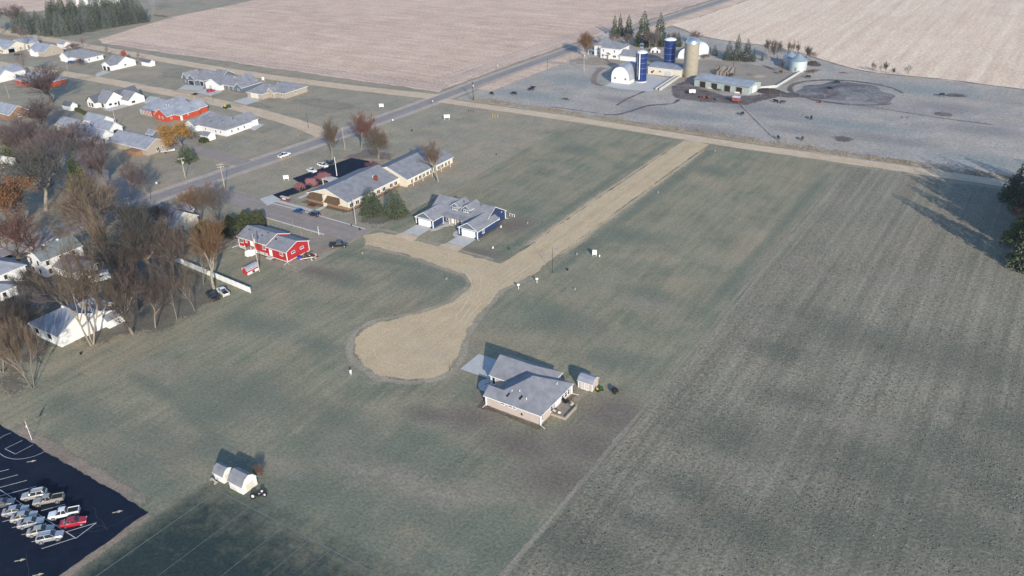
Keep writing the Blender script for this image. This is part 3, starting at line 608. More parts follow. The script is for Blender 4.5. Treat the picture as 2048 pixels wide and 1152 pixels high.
for x, y in ((-76.6, 121.6), (-76.6, 135.0), (-90.7, 121.6)):
    b.box('corner_board', 'trim', x-.11, x+.11, y-.11, y+.11, 0, 2.65)
for p, q in (((-76.5, 121.5, .1), (-75.2, 121.0, .06)), ((-76.4, 135.0, .1), (-75.0, 135.3, .06)), ((-90.9, 121.5, .1), (-90.9, 120.4, .06))): b.tube('downspout', 'trim', p, q, .07)
for x, y, z in ((-85.8, 122.6, 3.6), (-82.6, 122.8, 3.9)): b.tube('roof_vent', 'black', (x-.02, y, z-.1), (x+.22, y+.9, z+.35), .2)
for x, y, z in ((-83.6, 124.5, 4.6), (-81.2, 123.4, 4.1), (-78.4, 131.6, 4.1), (-85.3, 124.0, 4.3)): b.vent(x, y, z, .08, .4)
b.done()
b = Bld('deck', 'low wooden deck with rail and patio furniture on the east side of the beige house', 'deck', -74.6, 128.2)
for i in range(13): b.box('deck_board', 'wood', -76.55, -72.9, 125.7+i*.385, 125.7+i*.385+.365, .62, .68)
b.box('skirt', 'tan', -76.5, -72.95, 125.72, 130.68, 0, .61)
b.box('rail', 'wood', -73.0, -72.85, 125.7, 130.7, .7, 1.05)
for i in range(6): b.box('rail_post', 'wood', -73.02, -72.82, 125.8+i*.96, 125.9+i*.96, .68, 1.15)
b.done()
sh = Bld('garden_shed', 'small beige garden shed with white double door beside the beige house', 'shed', -74.8, 139.2, wm='beige')
mb = MB(); sec = [(137.8, 2.1), (138.35, 2.75), (139.25, 3.05), (140.15, 2.75), (140.7, 2.1)]
sh.W['beige'] = MB().extr([(u-139.2, z) for u, z in [(137.8, .1)]+sec+[(140.7, .1)]], 'x', -1.75, 1.85)
def sect_roof(name, sec, axis, a0, a1, t, m, edge, parent, closed=True):
    mb = MB(); P = (lambda a, u, z: (a, u, z)) if axis == 'x' else (lambda a, u, z: (u, a, z)); n = len(sec)
    vs = [P(a, u, z+t) for a in (a0, a1) for u, z in sec]+[P(a, u, z) for a in (a0, a1) for u, z in sec]
    for i in range(n-1):
        mb.add([], [])
    mb.v = vs
    for i in range(n-1):
        q = (i, n+i, n+i+1, i+1); r = (2*n+i, 2*n+i+1, 3*n+i+1, 3*n+i)
        mb.f += [q if axis == 'y' else tuple(reversed(q)), r]; mb.m += [0, 1]
        mb.f += [(i, i+1, 2*n+i+1, 2*n+i), (n+i, 3*n+i, 3*n+i+1, n+i+1)]; mb.m += [1, 1]
    mb.f += [(0, 2*n, 3*n, n), (n-1, 2*n-1, 4*n-1, 3*n-1)]; mb.m += [1, 1]
    return mb.build(name, [M[m], M[edge]], parent)
sh.done(); sect_roof('roof', [(u-139.2, z) for u, z in [(137.6, 1.95)]+sec[1:4]+[(140.9, 1.95)]], 'x', -1.95, 2.05, .1, 'roofbl', 'trim', sh.o)
for x in (-75.35, -74.35):
    a, c = win_mesh(.95, 1.8, 2, 2, 'trim', 'beige'); o = link('door', a, sh.o, (x+74.8, 137.8-139.2, .15)); link('door_panel', c, o)
for x in (-76.5, -73.0): MB().box(x+74.8-.08, x+74.8+.08, -1.46, -1.3, .1, 2.1).build('corner_board', M['trim'], sh.o)
MB().box(-.1, .8, -2.3, -1.45, .02, .1).build('ramp', M['wood'], sh.o)

# --- twin house with two garages and two dormers
b = Bld('twin_house', 'navy blue twin house with two white garage doors and two roof dormers', 'house', -155, 201, wm='navy')
b.wing(-166.5, -144.5, 198.6, 210.4, 2.75, 3.4, 'x', (0, 0))
b.wing(-167.6, -160.6, 192.4, 204.0, 2.75, 2.1, 'y', (0, 0), gm='slate'); b.wing(-150.1, -143.0, 192.4, 204.0, 2.75, 2.1, 'y', (0, 0), gm='slate')
for x0, x1 in ((-167.6, -160.6), (-150.1, -143.0)):
    xm = (x0+x1)/2; b.gdoor('S', 192.4, xm+.1, 4.9, 2.2)
    b.box('frieze_board', 'trim', x0-.3, x1+.3, 192.22, 192.37, 2.62, 2.8)
    for x in (x0+.05, x1-.05): b.box('corner_board', 'trim', x-.12, x+.12, 192.26, 192.52, 0, 2.6)
    for x in (x0+.55, x1-.55): b.box('wall_lantern', 'black', x-.09, x+.09, 192.2, 192.38, 1.6, 2.0)
    for x in (x0+.6, x1-.55): b.box('planter', 'black', x-.22, x+.22, 191.85, 192.25, 0, .55)
b.win('E', -143.0, 195.6, .9, 1.1, 1.2, 2, 1)
for x in (-158.4, -156.0):
    z = 4.1; xx = x
for xc in (-157.4, -152.9):
    b.wing(xc-1.5, xc+1.5, 200.4, 206.0, 5.3, 1.25, 'y', (0, 0), z0=3.2, oh=.3, og=.3, wm='slate')
    for i in (-1, 0, 1): b.win('S', 200.4, xc+i*.75, 4.2, .72, .9, 1, 1)
for x, m in ((-158.6, 'brown'), (-157.1, 'trim'), (-155.8, 'brown'), (-153.2, 'trim')): b.door('S', 198.6, x, 1.0, 2.1, m)
for x in (-159.6, -154.6, -151.4): b.win('S', 198.6, x, .7, .9, 1.4, 1, 2)
for x in (-160.2, -157.8, -155.2, -152.6, -150.4): b.post(x, 197.3, 2.6)
b.box('porch_slab', 'concrete', -160.5, -150.2, 196.9, 198.55, 0, .15)
b.box('porch_beam', 'trim', -160.5, -150.2, 197.2, 197.4, 2.5, 2.75)
b.R['roof'].add([b.L(-160.6, 196.9, 2.72), b.L(-150.1, 196.9, 2.72), b.L(-150.1, 199.4, 3.35), b.L(-160.6, 199.4, 3.35), b.L(-160.6, 196.9, 2.58), b.L(-150.1, 196.9, 2.58), b.L(-150.1, 199.4, 3.2), b.L(-160.6, 199.4, 3.2)], [(0, 1, 2, 3), (7, 6, 5, 4), (0, 4, 5, 1), (1, 5, 6, 2), (3, 7, 4, 0)])
b.door('E', -144.5, 201.6, 1.7, 2.1, 'trim'); b.win('E', -144.5, 206.4, 1.0, .9, .8, 2, 1)
for u in (200.9, 204.5, 208.2): b.box('wall_light', 'trim', -144.5, -144.3, u-.12, u+.12, 3.0, 3.25)
for x in (-144.5,): b.box('corner_board', 'trim', x-.1, x+.1, 210.25, 210.5, 0, 2.7)
b.box('rail', 'trim', -144.3, -142.4, 212.6, 212.7, .9, 1.0)
for x in (-144.3, -143.3, -142.4): b.box('rail_post', 'trim', x-.06, x+.06, 212.6, 212.72, 0, 1.0)
for p, q in (((-143.0, 192.2, .1), (-141.9, 191.6, .06)), ((-144.4, 210.4, .1), (-143.6, 210.7, .06)), ((-160.5, 192.3, .1), (-159.7, 191.9, .06))): b.tube('downspout', 'trim', p, q, .07)
for x, y, z in ((-156.0, 203.6, 6.0), (-149.5, 204.0, 6.0)): b.vent(x, y, z, .1, .5, 'black')
b.vent(-163.2, 197.0, 4.5, .12, .25, 'black'); b.done()

# --- nursing home
b = Bld('care_home', 'long single-storey care home with pale gable end and brown awning roofs', 'building', -203, 215, wm='cream')
b.wing(-214.6, -195.6, 190.0, 217.0, 3.0, 3.2, 'y', (0, 0)); b.wing(-209.5, -191.6, 217.0, 244.5, 3.0, 3.3, 'y', (0, 0))
for x0, x1 in ((-213.6, -206.4), (-205.2, -198.6)):
    b.mb(b.R, 'brownroof').add([b.L(x0, 188.2, 2.0), b.L(x1, 188.2, 2.0), b.L(x1-.5, 189.95, 3.9), b.L(x0+.5, 189.95, 3.9), b.L(x0, 188.2, 1.85), b.L(x1, 188.2, 1.85), b.L(x1-.5, 189.95, 1.9), b.L(x0+.5, 189.95, 1.9)],
        [(0, 1, 2, 3), (0, 4, 5, 1), (1, 5, 6, 2), (3, 7, 4, 0), (4, 7, 6, 5)])
b.box('brick_base', 'brown', -214.7, -195.5, 189.82, 189.98, 0, 1.15); b.box('brick_base', 'brown', -195.58, -195.42, 190.0, 217.0, 0, .8)
b.box('pier', 'cream', -206.2, -205.4, 188.9, 189.8, 0, 4.2)
for x in (-211.8, -208.4, -203.4, -200.4): b.win('S', 189.8, x, 1.25, 1.8, .75, 2, 1, 'trim', 'cream')
for u in (191.5, 194.5, 197.5, 205.5, 208.5, 212.5, 215.0): b.win('E', -195.42, u, .8, 1.7, 1.5, 2, 1)
b.door('E', -195.42, 203.2, 1.2, 2.1, 'dark')
for i in range(11): b.win('E', -191.6, 219.8+i*2.25, .75, 1.5, 1.5, 2, 1, 'trim', 'glass' if i % 3 else 'green')
for i in range(5): b.box('post', 'cream', -190.7, -190.5, 219.0+i*5.6, 219.2+i*5.6, 0, 2.7)
b.box('brick_base', 'brown', -191.58, -191.42, 217.0, 244.5, 0, .7)
b.box('chimney', 'brick', -199.4, -198.2, 208.0, 209.0, 4.2, 6.0); b.box('roof_unit', 'trim', -200.6, -199.6, 208.8, 209.7, 4.6, 5.6)
b.box('entry_canopy', 'concrete', -220.8, -214.8, 203.0, 206.5, 2.6, 2.85); 
for x, y in ((-220.4, 203.3), (-220.4, 206.2)): b.post(x, y, 2.6)
b.done()
# --- red raised house
b = Bld('raised_ranch', 'bright red split-level house with white trim and grey shingle roof', 'house', -194, 155, wm='red')
b.wing(-205.2, -192.4, 150.9, 160.0, 4.0, 1.75, 'x', (0, 0)); b.wing(-192.3, -184.0, 150.9, 160.0, 3.4, 1.75, 'x', (0, 0))
b.box('foundation', 'concrete', -205.26, -192.4, 150.84, 160.06, 0, .95); b.box('foundation', 'concrete', -192.4, -183.94, 150.84, 160.06, 0, .35)
for x, w, z, h in ((-203.8, 1.5, 2.1, 1.4), (-201.6, .8, 2.6, .8), (-193.7, 1.3, 2.0, 1.5), (-186.2, 1.3, 1.7, .95)): b.win('S', 150.9, x, z, w, h, 2, 1)
for x in (-202.8, -196.8, -193.6): b.win('S', 150.84, x, .25, 1.3, .65, 2, 1)
b.door('S', 150.9, -190.9, 1.0, 2.1, 'trim', .5); b.door('S', 150.9, -198.8, 1.7, 2.0, 'trim', 1.9)
for u in (153.6, 157.2): b.win('E', -184.0, u, 2.0, 1.5, .75, 2, 1)
for x, y in ((-184, 150.9), (-184, 160.0), (-205.2, 150.9)): b.box('corner_board', 'trim', x-.1, x+.1, y-.1, y+.1, .36, 3.3)
b.box('door_step', 'concrete', -191.9, -190.0, 149.5, 150.8, 0, .4); b.box('stair_landing', 'wood', -200.4, -197.4, 148.9, 150.8, 1.7, 1.85)
for x in (-200.3, -197.5): b.post(x, 149.0, 2.8, 'trim', .07)
for x, y, z in ((-203.2, 154.1, 5.3), (-199.5, 152.3, 4.6), (-196.6, 153.4, 5.1), (-195.5, 155.0, 5.6), (-191.2, 154.0, 4.8)): b.box('roof_vent', 'black', x-.2, x+.2, y-.2, y+.2, z-.2, z+.25)
for p, q in (((-184, 150.7, .1), (-183.4, 148.9, .06)), ((-184, 150.7, .12), (-182.4, 150.0, .06)), ((-205.3, 150.7, .9), (-207.4, 149.6, .1))): b.tube('downspout', 'trim', p, q, .07)
b.done()
b = Bld('tool_shed', 'small red gambrel tool shed with grey roof in front of the red house', 'shed', -188.9, 140.9, wm='redp')
b.W['redp'] = MB().extr([(-1.0, 0), (-1.0, 1.5), (-.65, 2.1), (0, 2.4), (.65, 2.1), (1.0, 1.5), (1.0, 0)], 'y', -2.1, 2.2); b.done()
sect_roof('roof', [(-1.15, 1.3), (-.68, 2.12), (0, 2.42), (.68, 2.12), (1.15, 1.3)], 'y', -2.3, 2.4, .08, 'roofbl', 'trim', b.o)
MB().box(1.0, 1.06, -2.1, 2.2, .02, .75).build('skirt', M['trim'], b.o); MB().box(-.5, .5, -2.16, -2.1, .1, 1.8).build('door', M['redp'], b.o); MB().box(1.05, 1.1, -.3, .6, .1, .7).build('hatch', M['dark'], b.o)

# --- white two storey house and its addition
b = Bld('farmhouse', 'tall white two-storey house with plain gable by the street among bare trees', 'house', -241, 113, wm='white', rm='roofgn')
b.wing(-248.2, -240.2, 107.6, 120.4, 5.4, 2.6, 'y', (0, 0), oh=.4, og=.25); b.wing(-240.0, -230.4, 110.6, 118.2, 2.8, 1.9, 'x', (0, 1), rm='roof')
for x in (-246.3, -242.6):
    for z in (.9, 3.6): b.win('S', 107.6, x, z, .85, 1.35, 1, 2, 'dark')
for u in (109.2, 113.4, 117.4): b.win('E', -240.2, u, 3.6, .9, 1.3, 1, 2, 'dark')
b.win('E', -240.2, 109.3, .9, .9, 1.35, 1, 2, 'dark')
for x in (-237.6, -234.8): b.win('S', 110.6, x, .9, .9, 1.2, 1, 2)
b.win('E', -230.4, 114.0, .9, 1.1, 1.2, 1, 2); b.door('S', 110.6, -232.4)
for y in (111.2, 115.6): b.box('chimney', 'trim', -244.5, -244.0, y, y+.5, 7.6, 8.5)
b.vent(-243.2, 119.2, 7.3, .1, .5, 'black'); b.done()
# --- white house at lower left with small outbuilding
b = Bld('cottage', 'white house with blue-grey hip and gable roof behind bare trees near the big lawn', 'house', -206, 94, wm='white', rm='roofbl')
b.wing(-211.6, -198.4, 87.0, 100.0, 3.4, 3.3, 'x', (1, 0), oh=.4); b.wing(-205.0, -197.8, 93.6, 103.0, 3.0, 2.2, 'x', (0, 0)); b.wing(-209.5, -203.0, 98.5, 105.0, 3.0, 2.2, 'y', (0, 1))
for x in (-208.7, -202.9): b.win('S', 87.0, x, 1.3, 1.5, 1.3, 2, 2, 'dark')
b.win('E', -198.4, 94.4, .9, .8, 1.2, 1, 2); b.door('E', -197.8, 98.2)
b.box('chimney', 'trim', -205.3, -204.7, 93.1, 93.7, 6.4, 7.3); b.done()
b = Bld('outbuilding', 'little white outbuilding with grey roof beside the white house by the woods', 'shed', -197.6, 101.2, wm='white', rm='roof')
b.wing(-200.6, -196.0, 99.0, 103.6, 2.2, 1.3, 'y', (0, 0), oh=.3, og=.25); b.door('S', 99.0, -198.6, .9, 1.9); b.done()
# --- left edge house
b = Bld('corner_house', 'white two-storey house with low porch roof and deck at the left edge behind a bush', 'house', -241, 96, wm='white', rm='roofbl')
b.wing(-252, -243.0, 95.6, 104.0, 5.2, 2.0, 'x', (0, 1)); b.wing(-249, -237.6, 91.0, 97.6, 2.7, 1.3, 'x', (0, 1))
for x in (-246.4, -242.0, -239.6): b.win('S', 91.0, x, .9, .8, 1.2, 1, 2, 'dark')
b.win('E', -243.0, 98.0, 3.3, .8, 1.2, 1, 2, 'dark'); b.win('E', -237.6, 94.0, .9, .9, 1.2, 1, 2, 'dark')
b.box('deck', 'wood', -240.4, -234.9, 88.4, 91.0, .8, .95)
for i in range(9): b.box('baluster', 'trim', -240.3+i*.66, -240.2+i*.66, 88.4, 88.5, .95, 1.8)
b.box('rail', 'trim', -240.4, -234.9, 88.38, 88.52, 1.8, 1.9); b.done()
# --- house between trees
b = Bld('bungalow', 'pale gabled house with frosted roof half hidden by bare trees beside the main road', 'house', -238, 152, wm='cream', rm='roofbl')
b.wing(-248.5, -232.4, 147.2, 156.8, 3.2, 2.9, 'x', (0, 0)); b.wing(-245.5, -239, 150, 160.4, 3.0, 2.2, 'y', (0, 0)); b.door('E', -232.4, 150.4, 1.2, 2.1, 'brown'); b.win('S', 147.2, -236, 1.0); b.win('S', 147.2, -241, 1.0); b.done()

# --- two white sheds by the pitch
def gshed(name, label, x0, x1, y0, y1, e, h, wm, rm):
    ox, oy = (x0+x1)/2, (y0+y1)/2; q = Bld(name, label, 'shed', ox, oy, wm=wm); w = (y1-y0)/2
    q.W[wm] = MB().extr([(-w, 0), (-w, e), (-w*.55, e+h*.68), (0, e+h), (w*.55, e+h*.68), (w, e), (w, 0)], 'x', x0-ox, x1-ox); q.done()
    sect_roof('roof', [(-w-.2, e-.25), (-w*.57, e+h*.7), (0, e+h+.03), (w*.57, e+h*.7), (w+.2, e-.25)], 'x', x0-ox-.2, x1-ox+.2, .09, rm, 'trim', q.o); return q
q = gshed('storage_shed', 'smaller white storage shed with open door beside its larger twin on the grass', -123.2, -120.5, 73.8, 76.4, 2.0, 1.1, 'white', 'roof')
MB().box(1.35, 1.41, -.75, .1, .1, 1.7).build('door', M['cream'], q.o); MB().box(1.36, 1.5, .35, .45, .1, 1.7).build('door', M['trim'], q.o)
q = gshed('storage_shed', 'larger white gambrel storage shed with tyres leaning at its side', -118.5, -114.7, 73.6, 77.2, 2.1, 1.5, 'white', 'roof')
MB().box(-1.5, .2, -1.86, -1.8, .1, .75).build('patch_board', M['cream'], q.o); MB().box(1.9, 1.96, -.9, .9, .05, 1.8).build('door', M['cream'], q.o)

# --- the streets at upper left: one house after another
def house(label, ox, oy, wm, rm, wings, extra=None, name='ranch_house', cat='house', tm='trim'):
    q = Bld(name, label, cat, ox, oy, 'houses of the neighbourhood across the highway', wm, rm, tm)
    for a in wings: q.wing(*a[:6], **(a[6] if len(a) > 6 else {}))
    if extra: extra(q)
    return q.done()
def e1(q):
    for x in (-579.5, -577.8): q.win('S', 277.2, x, .9, .8, 1.4, 1, 2, 'dark')
    q.win('E', -575.4, 288, .9)
house('cream house with front gable at the far upper left corner of the street', -583, 286, 'cream', 'roofbl', [(-596,-575.6,280,293,2.8,3.2,dict(ax='x')),(-582,-575.6,277.2,284,2.8,2.2,dict(ax='y')),(-590,-578,290,302,2.8,3.0,dict(ax='y'))], e1)
def e2(q):
    q.gdoor('S', 281.8, -550.5, 4.9); q.win('E', -540.6, 290, .9, 1.2, 1.2)
house('brown house with a wide tan gable end next to the cream corner house', -548, 290, 'tan', 'roofbl', [(-558,-540.6,283.4,296.5,2.8,3.6,dict(ax='x')),(-553.5,-547,281.8,289,2.8,2.0,dict(ax='y',wm='white'))], e2)
def e3(q):
    q.door('S', 281.6, -515.4, 1.1); q.gdoor('S', 281.6, -512.0, 3.0); q.win('E', -498.6, 287.5, .9); q.win('E', -498.6, 293.2, .9)
    q.win('S', 284.0, -505, 1.0, .9, 1.1)
house('white house with broad grey hip roof and small front gable', -508, 289, 'white', 'roof', [(-517,-498.6,284,297,2.8,3.6,dict(ax='x',hip=(1,1))),(-519.5,-510.5,281.6,290,2.8,2.6,dict(ax='y'))], e3)
def e4(q):
    for x in (-471.2, -467.3): q.gdoor('S', 279.8, x, 2.7, 2.2, 'dark')
    q.win('E', -464.6, 289, 1.0, 1.4, 1.2, 2, 1)
house('white house with two dark garage doors nearest the small white shed', -468, 288, 'white', 'roof', [(-476,-464.6,284,296,2.8,3.2,dict(ax='x')),(-473.4,-465.2,279.8,288,2.8,1.9,dict(ax='y'))], e4)
house('low white shed with dark sloping roof on the lawn past the last white house', -456, 298.5, 'white', 'roofdk', [(-460.4,-452.4,296.8,300.4,2.2,1.2,dict(ax='x',oh=.25,og=.2))], None, 'garden_shed', 'shed')
house('little white shed up by the field road near the tan gable', -555, 306, 'white', 'roofbl', [(-560,-552,304,308.5,2.6,1.4,dict(ax='x',oh=.25,og=.2))], None, 'garden_shed', 'shed')
def e6(q):
    q.gdoor('S', 280.0, -393.2, 4.4, 2.2, 'glass'); q.gdoor('S', 281.4, -386.4, 2.7, 2.2, 'dark'); q.win('E', -384.2, 291, .9)
    q.win('S', 279.5, -397.4, .9, .8)
house('dark slate house with white-edged gables and pale concrete drive', -391, 289, 'slate', 'roof', [(-397.5,-384.2,281.4,296,2.9,3.6,dict(ax='y',hip=(1,1))),(-396.4,-389.8,280,290,2.9,2.4,dict(ax='y')),(-399.4,-395.8,279.5,288,3.6,2.4,dict(ax='y')),(-390,-382.2,292,300,2.9,2.2,dict(ax='x'))], e6)
def e7(q):
    q.gdoor('S', 278.6, -375.8, 2.6, 2.2, 'concrete'); q.door('S', 281, -364, .9, 2, 'brown'); q.win('S', 281, -361, .8); q.win('S', 280.4, -356.3, 1.0, 1.5, 1.1); q.win('S', 281, -359, .8)
    for x in (-366, -364.4, -362.6): q.post(x, 280.2, 2.6, 'wood')
house('white and blue-grey house with a red car on its drive', -366, 286, 'slate', 'roof', [(-372,-353.5,281,293,2.8,3.4,dict(ax='x',hip=(0,1))),(-379.8,-368.2,278.6,288,2.8,2.6,dict(ax='y',wm='white')),(-358.8,-353.8,280.4,287,2.8,1.9,dict(ax='y')),(-368,-360,286,296,2.8,3.2,dict(ax='y'))], e7)
def e8(q):
    q.gdoor('S', 276.4, -339.6, 4.9, 2.2, 'cream'); q.door('S', 281.0, -331.4, 1.0, 2.1, 'brown'); q.win('S', 281.0, -329.6, .7, .7, 1.6); q.win('S', 282.6, -326.6, .9); q.win('E', -324.4, 290, 1.0)
house('tan stone house with angled pale hip roof nearest the highway corner', -334, 288, 'tan', 'roof', [(-344.8,-334.2,276.4,290,2.8,2.8,dict(ax='y',hip=(1,1))),(-340,-324.4,282.6,298,2.8,3.4,dict(ax='y',hip=(1,1))),(-335.5,-330.5,281,288,2.8,2.0,dict(ax='y'))], e8)
def e9(q):
    for u, z, w in ((231.5, 1.2, 1.5), (234.3, .9, 1.3), (240.5, .9, 1.8)): q.win('E', -393.2 if u < 236 else -387.6, u, z, w, .9, 2, 1, 'dark')
    q.win('S', 229.2, -396.2, .4, 1.7, 1.9, 2, 1, 'dark'); q.win('S', 227.2, -401.8, .5, 1.4, 1.7, 2, 1, 'dark'); q.win('S', 227.2, -404.0, .5, 1.0, 1.7, 1, 1, 'dark')
    q.door('E', -393.2, 236.0, 1.0, 2.1, 'dark')
    q.box('patio', 'concrete', -393, -387.6, 227.0, 238.0, .02, .12)
house('white modern farmhouse with black-framed windows and dark steep gables', -398, 237, 'white', 'roof', [(-401,-393.2,229.2,240,3.0,4.2,dict(ax='x')),(-396,-387.6,238,247,2.9,3.0,dict(ax='x')),(-406,-399.5,227.2,234.5,2.9,2.6,dict(ax='y',rm='roofdk')),(-402,-396,238,250,2.9,3.0,dict(ax='y',rm='roofdk'))], e9, tm='dark')
house('small white shed with dark roof behind the white modern farmhouse', -409.5, 220, 'white', 'roofdk', [(-413,-406.2,218.2,222,2.2,1.6,dict(ax='x',oh=.25,og=.2))], lambda q: q.gdoor('E', -406.2, 220.1, 2.0, 1.9, 'trim'), 'garden_shed', 'shed')
def e10(q):
    for x in (-350.6, -348.2): q.win('S', 228.6, x, 1.2, .8, 1.2)
    q.win('E', -345.0, 231.0, 1.0, .8, 1.2); q.win('E', -341.2, 237.5, 1.6, .8, .6); q.door('E', -341.2, 233.6)
    for i in range(8): q.box('post', 'trim', -368.6+i*1.15, -368.45+i*1.15, 231.0, 231.15, 0, 2.6)
    q.box('porch_roof', 'roofbl', -369.3, -359.6, 230.8, 233.2, 2.6, 2.75)
    for x, y, z in ((-352, 234.5, 5.6), (-351, 235, 5.6)): q.vent(x, y, z)
house('bright red house with white gable trim and wide frosted roof', -354, 236, 'orange', 'roofbl', [(-369,-341.2,232.8,244,2.8,3.6,dict(ax='x',hip=(1,1))),(-353.6,-345.0,228.6,240,2.8,2.9,dict(ax='y')),(-350,-343,238,250,2.8,2.8,dict(ax='y')),(-364,-356,240,249,2.8,2.6,dict(ax='y'))], e10)
def e11(q):
    for x in (-322.0, -315.5, -308.6, -305.4): q.win('S', 226.8, x, .9, 1.0, 1.2, 2, 1)
    for u in (230, 233.5, 237): q.win('E', -301.9, u, .9, .9, 1.2)
    for x, y, z in ((-317, 231, 5.0), (-311, 232, 5.2), (-308, 231, 5.0), (-306, 235, 5.3), (-314, 229.4, 4.2)): q.vent(x, y, z, .15, .5, 'black')
house('long white house with broad pale hip roof beyond the yellow tree', -314, 234, 'white', 'roof', [(-327,-301.9,226.8,241,2.8,3.6,dict(ax='x',hip=(1,1))),(-326.4,-320,224.6,232,2.8,2.0,dict(ax='y')),(-312,-303,236,246,2.8,2.6,dict(ax='y'))], e11)
house('tiny white shed beside the long white house and the yellow tree', -306, 220.4, 'white', 'roof', [(-308.4,-303.6,218.4,222.4,2.1,1.2,dict(ax='x',oh=.25,og=.2))], lambda q: q.door('E', -303.6, 220.2), 'garden_shed', 'shed')
def e12(q):
    for u in (194.4, 197.4): q.win('E', -342.4, u, 1.0, .8, 1.2, 1, 2, 'dark')
    q.win('E', -350.4, 205.6, .9, 2.4, 1.2, 3, 1, 'dark'); q.win('S', 190.6, -361.6, .8, 1.8, 1.5, 3, 1, 'dark'); q.door('S', 190.6, -359.6); q.win('S', 192.6, -356, .9, .9)
house('rambling white house with several crossing bright blue-grey roofs', -354, 200, 'white', 'roofbl', [(-364,-342.4,192.6,199.8,2.8,2.6,dict(ax='x')),(-364.6,-358.4,190.6,200,2.8,2.2,dict(ax='y')),(-366,-350.4,202.6,209,2.8,2.6,dict(ax='x')),(-382,-366,196.5,204.5,2.8,2.6,dict(ax='x',wm='tan')),(-378,-364,207.5,214,2.8,2.2,dict(ax='x'))], e12)
def e13(q):
    q.win('E', -311.0, 198.6, .6, 1.6, 1.6, 2, 1); q.win('E', -311.0, 201.0, .6, .8, 1.6); q.win('S', 193.4, -322, .9, 1.6, 1.0, 2, 1); q.box('lean_to', 'brown', -321, -314, 190.4, 193.4, 0, 2.0)
house('low house with wide bright frosted roof and tan gable beside a parked boat', -322, 198, 'tan', 'roofbl', [(-336.5,-311.0,193.4,204.4,2.8,3.0,dict(ax='x'))], e13)
def e13b(q):
    q.win('S', 207.9, -329.8, 1.0, 1.0, .7, 2, 1); q.box('skirt', 'orange', -331.4, -329, 207.6, 207.85, 0, .8)
house('grey playhouse shed with an orange base between the frosted roof and the yellow tree', -329, 210, 'slate', 'roofbl', [(-331.4,-326.8,207.9,211.7,2.6,1.3,dict(ax='x',oh=.4,og=.3))], e13b, 'garden_shed', 'shed')
house('orange-red house screened by the big bare tree at upper left', -470, 244, 'orange', 'roofbl', [(-488,-462,236,250,2.8,3.4,dict(ax='x',hip=(1,1)))], lambda q: [q.win('S', 236, x, .9, 1.2, 1.2, 2, 1) for x in (-483, -470)])
house('white-walled house with bright blue-grey roof at the left edge of the upper street', -506, 240, 'white', 'roofbl', [(-524,-500.4,233.4,243,2.8,3.2,dict(ax='x')),(-518,-506,240,252,2.8,3.0,dict(ax='y'))])
house('brown gabled house with blue-grey roof at the left edge below the big bare tree', -425, 200, 'brown', 'roofbl', [(-440,-417.6,194.6,204,2.8,3.2,dict(ax='x'))], lambda q: q.win('E', -417.6, 199, .9, 1.6, 1.2, 3, 1))
house('small white house with blue roof behind the pale conifer at the left edge', -358, 156, 'white', 'roofbl', [(-370,-351.6,151,160.5,2.6,2.4,dict(ax='x'))], lambda q: q.win('E', -351.6, 155.6, 1.2, 1.4, .7, 2, 1, 'dark'))

# --- the farm
b = Bld('farmhouse', 'white two-storey farmhouse with grey roof in front of the tall spruces', 'house', -217, 434, wm='white', rm='roof')
b.wing(-223.4, -211.2, 426.6, 438, 5.8, 2.6, 'x', (1, 1)); b.wing(-229.5, -222, 430.6, 440, 5.8, 2.4, 'y', (1, 0))
for x, z in ((-221.6, 3.6), (-214.6, 3.6), (-222.0, .9)): b.win('S', 426.6, x, z, .9, 1.4)
b.win('S', 426.6, -214.6, .9, 2.0, 1.3, 2, 1); b.door('S', 426.6, -218.6, 1.0, 2.1, 'brown'); b.wing(-220.2, -217.2, 424.8, 426.5, 2.6, .7, 'y', (0, 0), z0=2.4, rm='roofdk')
for x in (-220, -217.4): b.post(x, 424.9, 2.4)
for u in (429, 434): b.win('E', -211.2, u, 3.6, .9, 1.4)
b.win('S', 430.6, -227, 3.6, .9, 1.4); b.win('S', 430.6, -227, .9, .9, 1.4)
b.box('porch_roof', 'roofbl', -233.5, -229.6, 430, 438, 2.6, 2.85)
for y in (430.3, 434, 437.7): b.post(-233.2, y, 2.6)
b.done()
b = Bld('garage', 'long white garage with hip roof beside the farmhouse', 'garage', -205, 431, wm='white', rm='roof')
b.wing(-211.0, -198.5, 425.8, 435, 2.7, 2.4, 'x', (0, 1)); b.gdoor('S', 425.8, -207.5, 4.6); b.gdoor('S', 425.8, -202.2, 4.6); b.done()
q = Bld('arched_barn', 'white arch-roofed barn with rounded end beside the near blue silo', 'barn', -188.3, 388, wm='white')
arc_ = [(-5.0, 0)]+[(-5.0*math.cos(a)*(1+.04*math.sin(2*a)), 1.6+6.6*math.sin(a)**.85) for a in [math.pi*i/18 for i in range(0, 19)]]+[(5.0, 0)]
q.W['white'] = MB().extr(arc_, 'y', -6.8, 6.4); q.done()
sect_roof('roof', [(u*1.015, z+.02) for u, z in arc_[1:-1]], 'y', -6.6, 6.6, .1, 'tin', 'metal', q.o)
for x in (-2.9, 2.9):
    a, c = win_mesh(.9, .9, 2, 1, 'wood', 'dark'); o = link('window', a, q.o, (x, -6.8, 2.0)); link('pane', c, o)
